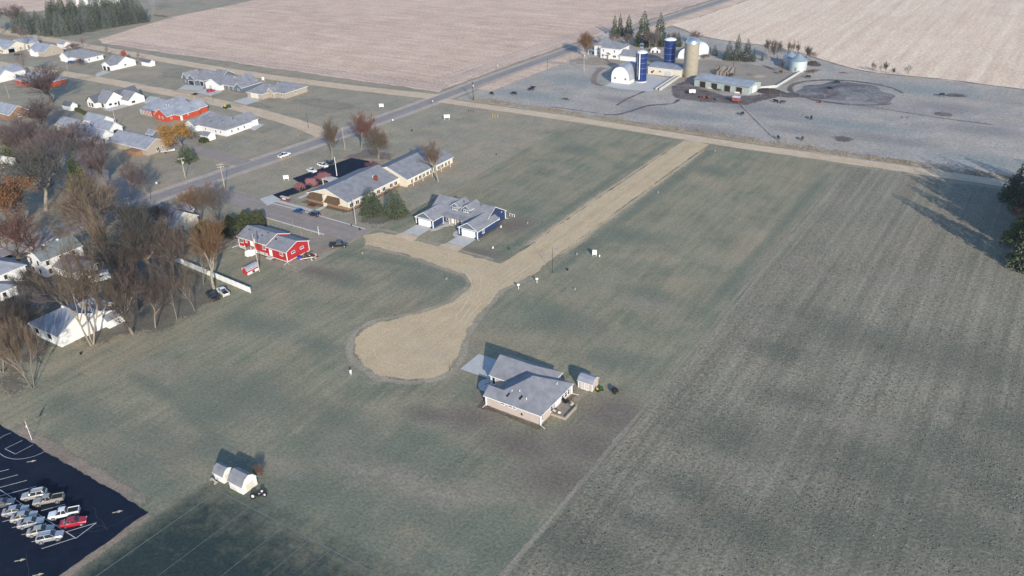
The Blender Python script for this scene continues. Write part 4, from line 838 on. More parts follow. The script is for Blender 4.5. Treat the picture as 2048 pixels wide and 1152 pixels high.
def silo(label, x, y, r, h, rings, top):
    o = empty('silo', (x, y, 0), label, 'silo')
    mb = MB(); mb.lathe([(r*1.05, 0), (r*1.05, .7), (r, .71), (r, .72)], 32); mb.build('base', M['concrete'], o)
    mb = MB(); mb.lathe([(r, .72), (r, h)], 40); mb.build('wall', M['silo_blue'], o, smooth=False)
    for z in rings: MB().lathe([(r+.01, z-.06), (r+.06, z-.05), (r+.06, z+.05), (r+.01, z+.06)], 40).build('ring', M['metal'], o)
    MB().lathe([(r+.08, h), (r+.08, h+.15), (r*.75, h+.7), (r*.3, h+1.05), (.3, h+1.15)], 40).build('roof', M['trim'], o)
    return o
o = silo('nearer dark blue steel silo with white chute and ladder by the arched barn', -180.3, 388.6, 2.75, 14.6, (4.6, 7.2, 9.9, 12.4), 0)
MB().tube((.3, -2.95, 1.8), (.3, -2.95, 15.0), .28, n=8).build('chute', M['trim'], o)
MB().tube((-.9, -2.8, 3), (-.9, -2.8, 15.4), .12, n=6).build('pipe', M['metal'], o)
mb = MB()
for x in (-2.2, -1.6): mb.tube((x, -2.35, 1), (x, -2.35, 16.5), .06, n=4)
for i in range(30): mb.tube((-2.2, -2.35, 1.4+i*.5), (-1.6, -2.35, 1.4+i*.5), .04, n=4)
mb.build('ladder', M['black'], o)
cg = MB()
for i in range(8):
    a = 2*math.pi*i/8; cg.tube((-.8+1.0*math.cos(a), 1.2+1.0*math.sin(a), 15.4), (-.8+1.0*math.cos(a), 1.2+1.0*math.sin(a), 18.4), .05, n=4)
cg.lathe([(1.1, 18.4), (.7, 18.8), (.1, 19.0)], 12, c=(-.8, 1.2)); cg.lathe([(1.05, 16.8), (1.05, 17.0)], 12, c=(-.8, 1.2)); cg.build('hoist_cage', M['metal'], o)
silo('farther tall blue silo with white bands standing behind the low barn roof', -178.4, 419.0, 3.1, 15.2, (5.2, 8.3, 11.5), 0)
o = empty('silo', (-161.7, 408.0, 0), 'tall tan concrete stave silo with a shiny steel dome', 'silo')
mb = MB(); mb.lathe([(3.45, 0), (3.45, 17.0)], 40); mb.build('wall', M['stave'], o)
mb = MB()
for i in range(20): mb.lathe([(3.46, .5+i*.83), (3.50, .52+i*.83), (3.50, .58+i*.83), (3.46, .6+i*.83)], 40)
tag(mb.build('hoop', M['stave'], o), kind='stuff')
MB().lathe([(3.5, 17.0)]+[(3.5*math.cos(a), 17.05+3.1*math.sin(a)) for a in [math.pi/2*i/9 for i in range(9)]]+[(.15, 20.2)], 40).build('dome', M['metal'], o, smooth=True)
mb = MB(); mb.box(-3.9, -3.2, -.6, .6, 1, 17.5); mb.build('chute', M['metal'], o)
b = Bld('low_barn', 'low cream barn with flat grey roof between the blue silos and the concrete silo', 'barn', -175, 411, wm='cream', rm='roofbl')
b.wing(-184, -165.8, 404.6, 418, 3.6, .9, 'x', (0, 0), oh=.3, og=.3)
for x in (-180.8, -177.2): b.win('S', 404.6, x, 1.6, .9, .7, 1, 1, 'wood')
b.gdoor('S', 404.6, -172.8, 4.2, 2.6, 'concrete'); b.win('S', 404.6, -181.6, .8, 1.2, 1.0, 1, 1, 'brown'); b.done()
b = Bld('feed_bunk', 'long concrete feed bunk with two parallel walls running out from the low barn', 'feed bunk', -166.3, 391)
for x in (-1.0, 1.0):
    mb = MB(); mb.prism([(-165.7+x-.25+166.3, 377-391), (-165.7+x+.25+166.3, 377-391), (-167.2+x+.25+166.3, 404-391), (-167.2+x-.25+166.3, 404-391)], 0, 1.3); mb.build('wall', M['concrete'], b.o)
mb = MB(); mb.prism([(-.2, -14), (1.4, -14), (-.1, 13), (-1.7, 13)], 0, .35); mb.build('trough', M['wood'], b.o)
M['barntin'] = mat('pale_green_barn_steel', (.33,.37,.34), .6, .12, lines=('X', .5, .03))
b = Bld('pole_barn', 'long low pole barn with tin roof and four dark openings', 'barn', -138, 396, wm='barntin', rm='tin', tm='metal')
PB = Matrix.Rotation(rad(-8), 4, 'Z')
b.ox, b.oy = 0, 0
b.wing(-14.6, 14.6, -5.8, 6.2, 3.6, 1.3, 'x', (0, 0), oh=.4, og=.3); b.o.rotation_euler[2] = rad(-8)
for x in (-9.9, -3.6, 3.4, 9.6): b.box('opening', 'dark', x-1.5, x+1.5, -5.86, -5.79, .05, 2.9)
for x in (-9.9, -3.6, 3.4, 9.6):
    for dx in (-1.6, 1.6): b.box('post', 'wood', x+dx-.1, x+dx+.1, -5.95, -5.8, 0, 3.0)
b.box('end_door', 'trim', 14.6, 14.66, -2, 2, .1, 3); b.done()
q = Bld('hoop_building', 'white fabric hoop building half hidden behind the concrete silo', 'barn', -178.4, 453, wm='trim')
q.W['trim'] = MB().extr([(5.6*math.cos(a), 6.0*math.sin(a)**.9) for a in [math.pi*i/16 for i in range(17)]], 'y', -9.5, 9.5); q.done()
MB().box(-2, 2, -9.58, -9.5, 0, 3.5).build('door', M['concrete'], q.o)
def bin_(label, x, y, r, h, hr):
    o = empty('grain_bin', (x, y, 0), label, 'grain bin'); MB().lathe([(r, 0), (r, h)], 32).build('wall', mat('bin_steel', (.50,.55,.54), .5, .06, metal=.3, lines=('Z', .5, .03)), o)
    MB().lathe([(r+.15, h-.05), (r*.15, h+hr), (r*.15, h+hr+.35), (.1, h+hr+.4)], 32).build('roof', mat('bin_roof', (.25,.31,.35), .5, .06, metal=.3), o)
    MB().box(-.5, .5, -r-.06, -r+.2, .6, 2.6).build('door', M['metal'], o); return o
bin_('pale round steel grain bin with cone roof by the bare trees', -117.6, 443.5, 4.3, 5.4, 2.9); bin_('second grain bin standing just behind the pale one, half hidden', -124.6, 453.5, 3.8, 4.4, 2.4)
o = empty('collapsed_shed', (-147.6, 421, 0), 'collapsing old shed of brown boards and rusty sheet roof', 'ruin')
r = random.Random(5)
for i in range(14): MB().box(-4.2+i*.62, -3.7+i*.62, -4.2, -4.05, 0, 1.4+r.random()*1.2).build('board', M['wood' if i % 3 else 'rust'], o)
for i in range(12):
    x = -4.2+i*.7; mb = MB(); mb.add([(x, -4.3, 2.2+r.uniform(-.3, .3)), (x+.62, -4.3, 2.2+r.uniform(-.3, .3)), (x+.62, .5, 3.7+r.uniform(-.9, .4)), (x, .5, 3.7+r.uniform(-.9, .4))], [(0, 1, 2, 3)]); mb.build('roof_sheet', M['rust' if i % 3 == 0 else 'wood'], o)
for x in (-4.2, 0, 4.2): MB().tube((x, .6, 0), (x, .6, 4.0), .12, n=5).build('post', M['dark'], o)
b = Bld('machine_shed', 'long white machine shed beyond the evergreen windbreak at the top left', 'building', -700, 425, wm='white', rm='roofbl')
b.wing(-716, -684, 415, 435, 5, 3, 'x', (0, 0)); b.done()
for i, (px, py) in enumerate(((1308, 104), (1316, 105))):
    o = empty('calf_hutch', (*g(px, py), 0), ('white domed calf hutch', 'smaller white calf hutch')[i]+' beside the farm trees right of the farmhouse', 'hutch')
    k = 1.0-.35*i; MB().extr([(1.6*k*math.cos(a), 2.6*k*math.sin(a)) for a in [math.pi*j/10 for j in range(11)]], 'y', -1.6*k, 1.6*k).build('shell', M['trim'], o); MB().box(-.5, .5, -1.6*k-.05, -1.6*k, 0, 1.2).build('door', M['dark'], o)
# ------------------------------------------------------------------ trees
def tubes(segs, n):
    """segs: list of (p0, p1, r0, r1) -> vertex and face arrays of n-sided tapered tubes"""
    A = np.array([(*s[0], *s[1], s[2], s[3]) for s in segs], dtype=np.float64)
    p0, p1, r0, r1 = A[:, :3], A[:, 3:6], A[:, 6], A[:, 7]
    d = p1-p0; d /= np.linalg.norm(d, axis=1, keepdims=True)+1e-9
    ref = np.where(np.abs(d[:, 2:3]) > .9, np.array([[1., 0, 0]]), np.array([[0, 0, 1.]]))
    a = np.cross(d, ref); a /= np.linalg.norm(a, axis=1, keepdims=True); b = np.cross(d, a)
    V = []
    for p, r in ((p0, r0), (p1, r1)):
        for i in range(n):
            t = 2*math.pi*i/n; V.append(p+(a*math.cos(t)+b*math.sin(t))*r[:, None])
    V = np.stack(V, 1); k = np.arange(len(segs))[:, None]*2*n
    F = np.concatenate([k+np.array([[i, (i+1) % n, (i+1) % n+n, i+n]]) for i in range(n)], 0)
    return V.reshape(-1, 3), F
def bare_mesh(seed, fork=.25, limbs=5, up=.7, spread=1.0, dens=1.0, twig=.035, stems=1, m='bark', mc='twig', tr=.028):
    """bare broadleaf tree 10 m tall: trunk and limbs / branches and twigs; returns meshes and twig ends"""
    r = np.random.default_rng(seed); T, C, tips = [], [], []
    def perp(d):
        v = r.normal(size=3); v -= d*v.dot(d); return v/np.linalg.norm(v)
    def limb(p, d, L, rad_, depth):
        ns = 4 if depth < 2 else 3 if depth < 3 else 2; pts = [p]; cur = d.copy()
        for i in range(ns):
            cur = cur+perp(cur)*(.18 if depth < 2 else .25)+np.array([0, 0, .10 if depth > 0 else .03]); cur /= np.linalg.norm(cur)
            q = pts[-1]+cur*L/ns; f0, f1 = 1-.6*i/ns, 1-.6*(i+1)/ns
            (T if depth < 2 else C).append((pts[-1], q, max(rad_*f0, twig*.55), max(rad_*f1, twig*.45))); pts.append(q)
        if depth == 4: tips.append(pts[-1]); return
        nk = {0: limbs, 1: 6, 2: 6, 3: 5}[depth]; nk = max(2, int(round(nk*(dens if depth > 0 else 1))))
        for k in range(nk):
            f = (k+.6+r.uniform(-.3, .3))/nk; f = .35+.65*f if depth else (.55+.45*f)
            i = min(ns-1, int(f*ns)); u = f*ns-i; q = pts[i]*(1-u)+pts[i+1]*u
            dd = pts[i+1]-pts[i]; dd /= np.linalg.norm(dd)
            ang = r.uniform(.35, .85)*(spread if depth < 2 else 1.0); ax = perp(dd)
            nd = dd*math.cos(ang)+ax*math.sin(ang); nd[2] += up*.25*(1 if depth else 1.2); nd /= np.linalg.norm(nd)
            limb(q, nd, L*r.uniform(.5, .75)*(1.0 if depth else 1.15), rad_*(.55 if depth < 1 else .45), depth+1)
        if depth >= 1: limb(pts[-1], cur, L*.55, rad_*.4, depth+1)
    for s in range(stems):
        d = np.array([0, 0, 1.]) if stems == 1 else np.array([math.cos(2.4*s)*.35, math.sin(2.4*s)*.35, 1.]); d /= np.linalg.norm(d)
        limb(np.array([d[0]*.25, d[1]*.25, -.2]), d, 10*(fork+.28), 10*tr*(1 if stems == 1 else .75), 0)
    allp = np.array([s[1] for s in C]); top = np.percentile(allp[:, 2], 99.5); wd = np.percentile(np.hypot(allp[:, 0], allp[:, 1]), 97)
    kz, kx = 10/top, 5.0/wd
    def fit(V): V = V.copy(); V[:, 0] *= kx; V[:, 1] *= kx; V[:, 2] *= kz; return V
    tv, tf = tubes(T, 6); cv, cf = tubes(C, 3)
    return (npmesh('trunk', fit(tv), tf, M[m]), npmesh('crown', fit(cv), cf, M[mc]), fit(np.array(tips)), fit(cv), cf)
def kites(P, D, L, Wd, r, droop=0.0):
    """leaf-shaped quads at points P pointing along D"""
    n = len(P); D = D/(np.linalg.norm(D, axis=1, keepdims=True)+1e-9)
    s = np.cross(D, r.normal(size=(n, 3))); s /= np.linalg.norm(s, axis=1, keepdims=True)+1e-9
    L = np.broadcast_to(L, n)[:, None]; Wd = np.broadcast_to(Wd, n)[:, None]
    V = np.stack([P, P+D*L*.45+s*Wd, P+D*L-np.array([0, 0, 1.])*droop*L, P+D*L*.45-s*Wd], 1).reshape(-1, 3)
    return V, np.arange(4*n).reshape(-1, 4)
def foliage(name, c1, c2, sc=.8, rough=.9):
    m, nt, b = nodes(name); v = coords(nt); oi = nt.nodes.new('ShaderNodeObjectInfo')
    c = mix(nt, ramp(nt, noise(nt, v, sc, 3), .3, .7), c1, c2)
    k = nt.nodes.new('ShaderNodeMapRange'); k.inputs['To Min'].default_value = .75; k.inputs['To Max'].default_value = 1.25; nt.links.new(oi.outputs['Random'], k.inputs['Value'])
    c = mix(nt, 1.0, c, k.outputs['Result'], 'MULTIPLY'); nt.links.new(c, b.inputs['Base Color'])
    b.inputs['Roughness'].default_value = rough; b.inputs['Specular IOR Level'].default_value = .1; M[name] = m; return m
foliage('twig', (.092,.070,.056), (.135,.104,.084)); foliage('twigtan', (.125,.092,.064), (.175,.132,.094)); foliage('twigred', (.14,.070,.052), (.19,.10,.076))
foliage('twigorange', (.175,.10,.052), (.235,.145,.08)); foliage('twiggrey', (.078,.073,.060), (.122,.113,.095)); foliage('twigplum', (.125,.088,.082), (.175,.128,.118)); foliage('twigwhite', (.42,.42,.42), (.55,.55,.54))
foliage('spruce', (.045,.060,.034), (.092,.108,.062)); foliage('spruceblue', (.060,.072,.058), (.125,.138,.112)); foliage('pinegreen', (.075,.092,.03), (.13,.145,.05)); foliage('cedar', (.085,.11,.025), (.14,.165,.045))
foliage('yellowleaf', (.30,.155,.035), (.40,.225,.06)); foliage('orangeleaf', (.22,.095,.040), (.29,.145,.065)); foliage('redleaf', (.30,.05,.03), (.36,.09,.05)); foliage('hedgeleaf', (.045,.055,.022), (.085,.095,.04)); foliage('pinkbush', (.23,.10,.105), (.30,.15,.15))
BV = {}
for nm, kw in dict(oak=dict(seed=1, fork=.12, limbs=7, spread=1.4, up=.30, dens=1.0, twig=.025), wide=dict(seed=5, fork=.10, limbs=7, spread=1.4, up=.32, dens=1.0, twig=.025, stems=2, m='barkpale'),
                   vase=dict(seed=3, fork=.12, limbs=8, spread=1.0, up=.6, dens=1.0, twig=.025), tall=dict(seed=4, fork=.28, limbs=8, spread=1.1, up=.35, dens=.95, twig=.025), multi=dict(seed=8, fork=.1, limbs=4, spread=1.15, up=.5, stems=3, dens=.78, tr=.02, twig=.023),
                   thin=dict(seed=6, fork=.24, limbs=8, spread=1.1, up=.45, dens=.66, twig=.023, tr=.015), bush=dict(seed=9, fork=.02, limbs=5, spread=1.3, up=.5, stems=4, dens=.8, tr=.012, twig=.023)).items():
    BV[nm] = bare_mesh(**kw)
CROWN = {}
def crown_mesh(var, cm):
    if (var, cm) not in CROWN: me = BV[var][1].copy(); me.materials[0] = M[cm]; CROWN[(var, cm)] = me
    return CROWN[(var, cm)]
def trunk_mesh(var, bm):
    if ('t', var, bm) not in CROWN: me = BV[var][0].copy(); me.materials[0] = M[bm]; CROWN[('t', var, bm)] = me
    return CROWN[('t', var, bm)]
LEAF = {}
def leaf_mesh(var, lm, seed=1, n=5600, size=.27, low=0.0):
    k = (var, lm, low)
    if k not in LEAF:
        r = np.random.default_rng(seed); T = BV[var][2]; T = T[T[:, 2] > low*10]
        P = T[r.integers(0, len(T), n)]+r.normal(size=(n, 3))*.30; V, F = kites(P, r.normal(size=(n, 3)), r.uniform(.6, 1.3, n)*size, r.uniform(.3, .55, n)*size, r)
        LEAF[k] = npmesh('leaves', V, F, M[lm])
    return LEAF[k]
def dist(px, py):
    x, y = g(px, py); return math.sqrt(x*x+y*y+CAM_H**2)
tr_rnd = random.Random(11)
def tree(px, py, top, wpx, var, cm, label, bm='bark', leaf=None, name='bare_tree', cat='tree', group=None, low=0.0, depth=1.0):
    x, y = g(px, py); h = hgt((px, py), (px, top))*.97; wd = wpx*dist(px, py)/1676.69
    o = empty(name, (x, y, 0), label, cat, group, tr_rnd.uniform(0, 6.28))
    sc = (wd/10*1.02, wd/10*1.02*depth, h/10)
    a = link('trunk', trunk_mesh(var, bm), o); c = link('crown', crown_mesh(var, cm), o); a.scale = c.scale = sc
    if leaf: q = link('leaves', leaf_mesh(var, leaf, low=low), o); q.scale = sc
    return o
# conifers -----------------------------------------------------------
def conifer_mesh(seed, n=1700, pw=.85, rmax=2.4, base=.04, layers=17, ragged=.22, m='spruce', up=-.25):
    r = np.random.default_rng(seed); t = 1-np.sqrt(r.uniform(0.0, 1.0, n))*(1-base)*1.0; t = np.clip(t, base, .995)
    lay = np.round(t*layers)/layers; t = np.clip(lay+r.normal(size=n)*.012, base, .995)
    th = r.uniform(0, 2*math.pi, n); arm = r.integers(0, 9, n)*2*math.pi/9+lay*37; th = np.where(r.uniform(size=n) < .6, arm+r.normal(size=n)*.14, th)
    R = rmax*(1-t)**pw*(1+ragged*np.sin(lay*91)+.2*np.sin(th*3+lay*50)); q = r.uniform(.25, 1, n)**.6
    P = np.stack([R*q*np.cos(th), R*q*np.sin(th), 10*t-.18*R*q], 1); D = np.stack([np.cos(th), np.sin(th), np.full(n, up)+r.normal(size=n)*.25], 1)+r.normal(size=(n, 3))*.35
    V, F = kites(P, D, r.uniform(.5, 1.0, n)*(.35+.35*(1-t)), r.uniform(.10, .19, n)*(.7+.7*(1-t)), r, .25)
    tv, tf = tubes([(np.array([0, 0, -.2]), np.array([0, 0, 5.]), .2, .12), (np.array([0, 0, 5.]), np.array([0, 0, 9.8]), .12, .02)], 6)
    return npmesh('trunk', tv, tf, M['barkdk']), npmesh('crown', V, F, M[m])
CV = {'spruce': [conifer_mesh(s) for s in (1, 2, 3)], 'blue': [conifer_mesh(s, m='spruceblue', rmax=2.6) for s in (4, 5)],
      'pine': [conifer_mesh(s, 2400, .5, 3.3, .12, 13, .25, 'pinegreen', .1) for s in (6, 7)], 'cedar': [conifer_mesh(8, 2200, .75, 1.6, .02, 30, .05, 'cedar', .6)],
      'dense': [conifer_mesh(s, 3000, .62, 3.0, .05, 20, .12, 'spruce') for s in (9, 10)], 'grove': [conifer_mesh(s, 2600, .55, 3.0, .03, 16, .15, 'spruceblue') for s in (12, 13, 14)]}
ci = [0]
def conifer(px, py, top, wpx, kind, label, group=None, name='spruce_tree', xy=None, h=None):
    x, y = xy or g(px, py); h = h or hgt((px, py), (px, top)); wd = wpx if xy else wpx*dist(px, py)/1676.69
    ms = CV[kind]; a, c = ms[ci[0] % len(ms)]; ci[0] += 1
    nat = 2*{'spruce': 2.4, 'blue': 2.6, 'pine': 3.3, 'cedar': 1.6, 'dense': 3.0, 'grove': 3.0}[kind]+.6
    o = empty(name, (x, y, 0), label, 'tree', group, tr_rnd.uniform(0, 6.28)); s = (wd/nat, wd/nat, h/10)
    for n, me in (('trunk', a), ('crown', c)): q = link(n, me, o); q.scale = s
    return o
# --- left woods and town
tree(66,776,640,95,'bush','twigtan','large leaning bushy bare tree at the left edge of the lawn below the white house', depth=.9)
tree(30,700,600,90,'multi','twig','dark tangled bare tree between the white house and the left edge')
tree(40,655,585,110,'bush','twiggrey','grey-green thicket tree between the left edge house and the white house below it')
tree(184,690,478,120,'multi','twigtan','tall thin multi-stemmed bare tree directly in front of the lower white house', 'barkpale')
tree(266,668,548,110,'oak','twig','brown bare tree with stout trunk right of the little white outbuilding')
tree(311,656,540,85,'tall','twig','bare tree with pale flared trunk left of the thin trees by the lot edge')
tree(354,640,530,75,'thin','twig','slim bare tree between the flared trunk and the two pickups')
tree(390,622,520,70,'thin','twigtan','slim light-brown bare tree left of the two pickups, nearest the fence')
tree(429,579,440,100,'vase','twigorange','orange-brown vase-shaped tree by the end of the white fence', 'barkpale')
tree(408,570,470,70,'thin','twigtan','thin trunk standing just left of the orange-brown vase-shaped tree')
tree(305,570,420,150,'oak','twiggrey','big grey-brown spreading tree in the middle of the woods behind the camper')
tree(255,590,460,110,'multi','twig','brown bare tree over the white camper')
tree(345,560,440,120,'wide','twig','wide bare tree over the left end of the white fence')
tree(230,560,415,60,'vase','twigtan','narrow tan-twigged tree behind the camper with a yellowish top')
tree(150,590,520,90,'thin','twigtan','light thin bare tree in front of the two-storey house addition', 'barkpale')
tree(187,491,352,155,'wide','twigtan','broad pale bare tree with twin trunks above the two-storey house')
tree(92,420,292,150,'oak','twiggrey','large dark grey spreading tree at the left below the blue-roofed houses', 'barkpale')
tree(28,470,365,95,'oak','twigtan','tree with orange leaves still on its top at the left edge', leaf='orangeleaf', low=.62)
tree(44,540,420,130,'oak','twigred','broad reddish-brown tree at the left edge above the street', 'barkdk')
tree(262,398,310,75,'tall','twigplum','bare tree with a broken pale limb beside the stop sign')
tree(212,372,285,85,'vase','twigplum','purplish bare tree right of the slim conifer')
tree(120,345,245,110,'multi','twigplum','bare reddish-brown tree in front of the rambling white house')
tree(180,330,262,80,'multi','twigplum','hazy reddish bare tree under the crossing blue roofs')
tree(60,330,240,100,'bush','twigplum','spreading plum-brown tree behind the pale conifer')
tree(102,205,128,115,'vase','twigplum','large upright bare tree in front of the orange-red house', 'barkdk')
tree(85,262,195,100,'vase','twigplum','bare plum-coloured tree left of the white shed with dark roof')
tree(50,100,46,28,'thin','twigplum','slim bare tree between cream and tan gable houses')
tree(62,158,90,34,'thin','twigplum','slim bare tree left of the tan gable house drive')
tree(24,62,6,46,'vase','twigplum','bare purple-grey tree at the top left corner beside the evergreen windbreak')
tree(6,66,10,40,'vase','twigplum','bare tree cut by the left edge at the top left corner')
tree(150,102,86,26,'bush','twigplum','small plum bush by the field road near the tan house', name='bush', cat='bush')
tree(169,100,72,14,'thin','twigred','thin reddish young tree beside the field road')
tree(218,112,90,12,'thin','twigred','young bare tree right of the thin reddish one along the field road')
tree(249,120,101,15,'thin','redleaf','young tree with bright red leaves behind the white garage house', leaf='redleaf')
tree(281,123,102,11,'thin','twigred','young bare tree nearest the low white shed')
tree(160,132,118,30,'bush','twigplum','low purple bush in front of the broad hip roof', name='bush', cat='bush')
tree(402,440,362,78,'multi','twigorange','orange-brown multi-stemmed tree beside the side street corner', 'barkdk')
tree(437,440,368,66,'multi','twigtan','lighter tan tree right of the orange-brown one at the street corner', 'barkdk')
tree(335,462,400,60,'multi','twig','bare dark-stemmed tree in front of the bungalow roof', 'barkdk')
tree(275,470,412,70,'bush','twigred','dark red thicket left of the bungalow', name='bush', cat='bush')
tree(366,296,246,66,'oak','yellowleaf','golden yellow tree beside the tiny white shed', leaf='yellowleaf')
tree(664,318,235,56,'vase','twigtan','upright tan tree beside the highway, left of the pair', 'barkpale')
tree(722,300,221,72,'vase','twigred','rounder reddish-brown tree beside the highway, right of the pair')
tree(757,320,255,62,'wide','twigtan','low forked bare tree with pale trunk behind the care home car park', 'barkpale')
tree(877,364,281,62,'vase','twigtan','bare tree in front of the care home roof at its far end', 'barkpale')
for i, (px, py, tp, wp, lb) in enumerate(((650,368,346,30,'pinkish bush beside the care home, right of the three'),(624,376,356,26,'pinkish bush beside the care home, middle of the three'),(602,386,366,22,'pale pinkish bush beside the care home, left of the three'))):
    tree(px, py, tp, wp, 'bush', 'pinkbush', lb, name='bush', cat='bush', group='bushes along the care home walk', leaf='pinkbush')
tree(744,338,322,30,'bush','pinkbush','flat-topped pinkish bush at the far end of the care home car park', name='bush', cat='bush')
tree(520,955,930,26,'bush','twigred','reddish bush behind the two white sheds', name='bush', cat='bush')
conifer(375,322,286,38,'dense','dark round evergreen just below the golden yellow tree', name='evergreen_tree')
conifer(36,318,258,60,'pine','pale olive conifer at the left edge above the dark grey tree', name='pine_tree')
conifer(66,318,280,40,'pine','smaller olive conifer beside the pale one at the left edge', name='pine_tree')
conifer(160,378,305,40,'cedar','slim bright green conifer among the dark bare trees', name='cedar_tree')
conifer(745,428,371,50,'dense','tall green spruce in front of the care home, left of the pair')
conifer(793,430,376,50,'dense','dark green spruce in front of the care home, right of the pair')
conifer(208,512,455,60,'blue','dark evergreen in the shade beside the twin-trunked tree', name='evergreen_tree')
conifer(2040,402,318,70,'dense','large dark pine at the right edge beside the gravel road', name='pine_tree')
conifer(2062,420,330,70,'dense','dark pine cut by the right edge behind the largest one', name='pine_tree')
conifer(2042,488,420,62,'pine','olive-green pine at the right edge below the dark pines', name='pine_tree')
conifer(2072,470,380,70,'pine','olive pine just beyond the right edge', name='pine_tree')
tree(2030,470,408,60,'vase','twigred','reddish bare tree between the pines at the right edge')
# further pines of the same stand, out of frame to the east, which cast the long shadows over the hay field
for i, (x, y, h, s) in enumerate(((9,282,23,12),(3,281,22,11),(12,268,23,12),(16,278,23,12),(15,291,23,12),(2,296,21,11),(3,252,22,11),(3,274,23,11),(4,264,21,11),(8,275,22,12),(4,288,21,11),(10,299,22,12),(20,285,22,12),(18,268,21,11),(14,256,19,10),(26,298,22,12),(8,311,17,9),(36,334,20,11),(46,337,22,12),(58,366,22,11),(66,372,21,11),(76,392,22,12),(88,398,22,12),(96,404,21,11),(30,312,20,11))):
    conifer(0, 0, 0, s, 'dense', 'tall dark pine of the stand just beyond the right edge', 'pines beyond the right edge', 'pine_tree', (x, y), h)
# the clipped evergreen hedge by the red house
def hedge(name, label, px, py, lx, ly, h, seed, n=5200, rz=0.0):
    r = np.random.default_rng(seed); u = r.uniform(-1, 1, n); th = r.uniform(0, math.pi, n)
    lob = 1+.12*np.sin(u*9)+.1*np.sin(u*17+th*3); ey = np.sqrt(np.clip(1-u**4, .05, 1))
    P = np.stack([u*lx/2, np.cos(th)*ly/2*ey*lob, np.sin(th)**.7*h*ey**.5*lob*.97], 1); P[:, 2] = np.maximum(P[:, 2], .05)
    D = np.stack([u*.3, np.cos(th), np.sin(th)], 1)+r.normal(size=(n, 3))*.6
    P -= D*.12; V, F = kites(P, D, r.uniform(.35, .7, n), r.uniform(.12, .26, n), r)
    o = empty(name, (*g(px, py), 0), label, 'hedge', None, rz); link('foliage', npmesh('foliage', V, F, M['hedgeleaf']), o)
    tv, tf = tubes([(np.array([x, 0, -.1]), np.array([x+.2, .1, h*.6]), .12, .05) for x in np.linspace(-lx*.4, lx*.4, 6)], 5); link('trunk', npmesh('trunk', tv, tf, M['barkdk']), o); return o
hedge('evergreen_hedge', 'big rounded dark green hedge behind the red house at the street', 488, 462, 15, 8, 5.6, 1, 7000, rad(75))
hedge('evergreen_hedge', 'lower dark hedge running left from the big rounded one', 425, 468, 13, 4, 3.2, 2, 4200, rad(10))
hedge('clipped_hedge', 'low clipped hedge curving behind the white modern farmhouse', 165, 226, 20, 1.6, 1.2, 3, 2600, rad(-12))
hedge('shrub', 'dark green shrub beside the tiny white shed and the yellow tree', 408, 284, 4, 3, 1.6, 4, 900)
for a in ((285,490,405,110,'multi','twiggrey','grey bare tree at the top of the woods below the bungalow'),
          (275,625,530,100,'oak','twig','bare tree left of the play frame'),(135,560,505,70,'thin','twigred','small reddish bare tree in front of the two-storey house corner'),(10,400,300,80,'oak','twiggrey','grey bare tree at the left edge below the small blue-roofed house'),(60,600,545,80,'bush','twiggrey','bushy grey tree beside the deck of the left edge house'),
          (5,745,640,90,'multi','twigred','reddish bare thicket cut by the left edge below the white house'),(300,400,335,60,'thin','twigplum','slender bare tree at the junction corner behind the stop sign'),(20,300,230,90,'multi','twigplum','plum bare tree at the left edge behind the pale conifer'),(155,300,240,80,'multi','twig','bare tree in front of the rambling house front door')):
    tree(*a)
# --- farm trees
for px, py, tp, wp, lb in ((1229,72,27,17,'narrow spruce at the left end of the farm spruces'),(1240,72,25,17,'narrow spruce second from the left of the farm spruces'),(1257,74,27,22,'spruce with open branches third from the left at the farm'),
        (1287,92,19,42,'broadest and tallest spruce behind the farmhouse'),(1319,92,22,36,'tall spruce right of the broadest farm spruce'),(1337,84,64,13,'small spruce beside the farther blue silo'),(1356,93,62,18,'mid-sized spruce left of the concrete silo')):
    conifer(px, py, tp, wp, 'spruce', lb)
for px, py, tp, wp, lb in ((1429,111,88,14,'single small blue-green spruce right of the hoop building'),(1457,120,80,27,'blue-green spruce at the left of the clump behind the pole barn'),(1474,121,66,24,'tall thin spruce in the middle of the clump behind the pole barn'),(1493,122,76,26,'dense spruce right of the middle of the clump behind the pole barn'),(1507,123,94,11,'small spruce at the right end of the clump behind the pole barn'),(1484,122,100,10,'little dark spruce in front of the clump behind the pole barn'),(1524,121,106,7,'little spruce standing alone left of the bare farm trees'),(1419,104,92,6,'smallest spruce by the end of the hoop building')):
    conifer(px, py, tp, wp, 'blue', lb)
tree(1168,113,64,42,'vase','twigorange','round rusty-orange willow left of the farmhouse', 'barkpale', leaf='twigorange')
conifer(1178,90,63,9,'spruce','pointed spruce tip behind the rusty-orange willow')
tree(1206,90,62,30,'multi','twigwhite','white-barked bare birch behind the farmhouse', 'barkpale')
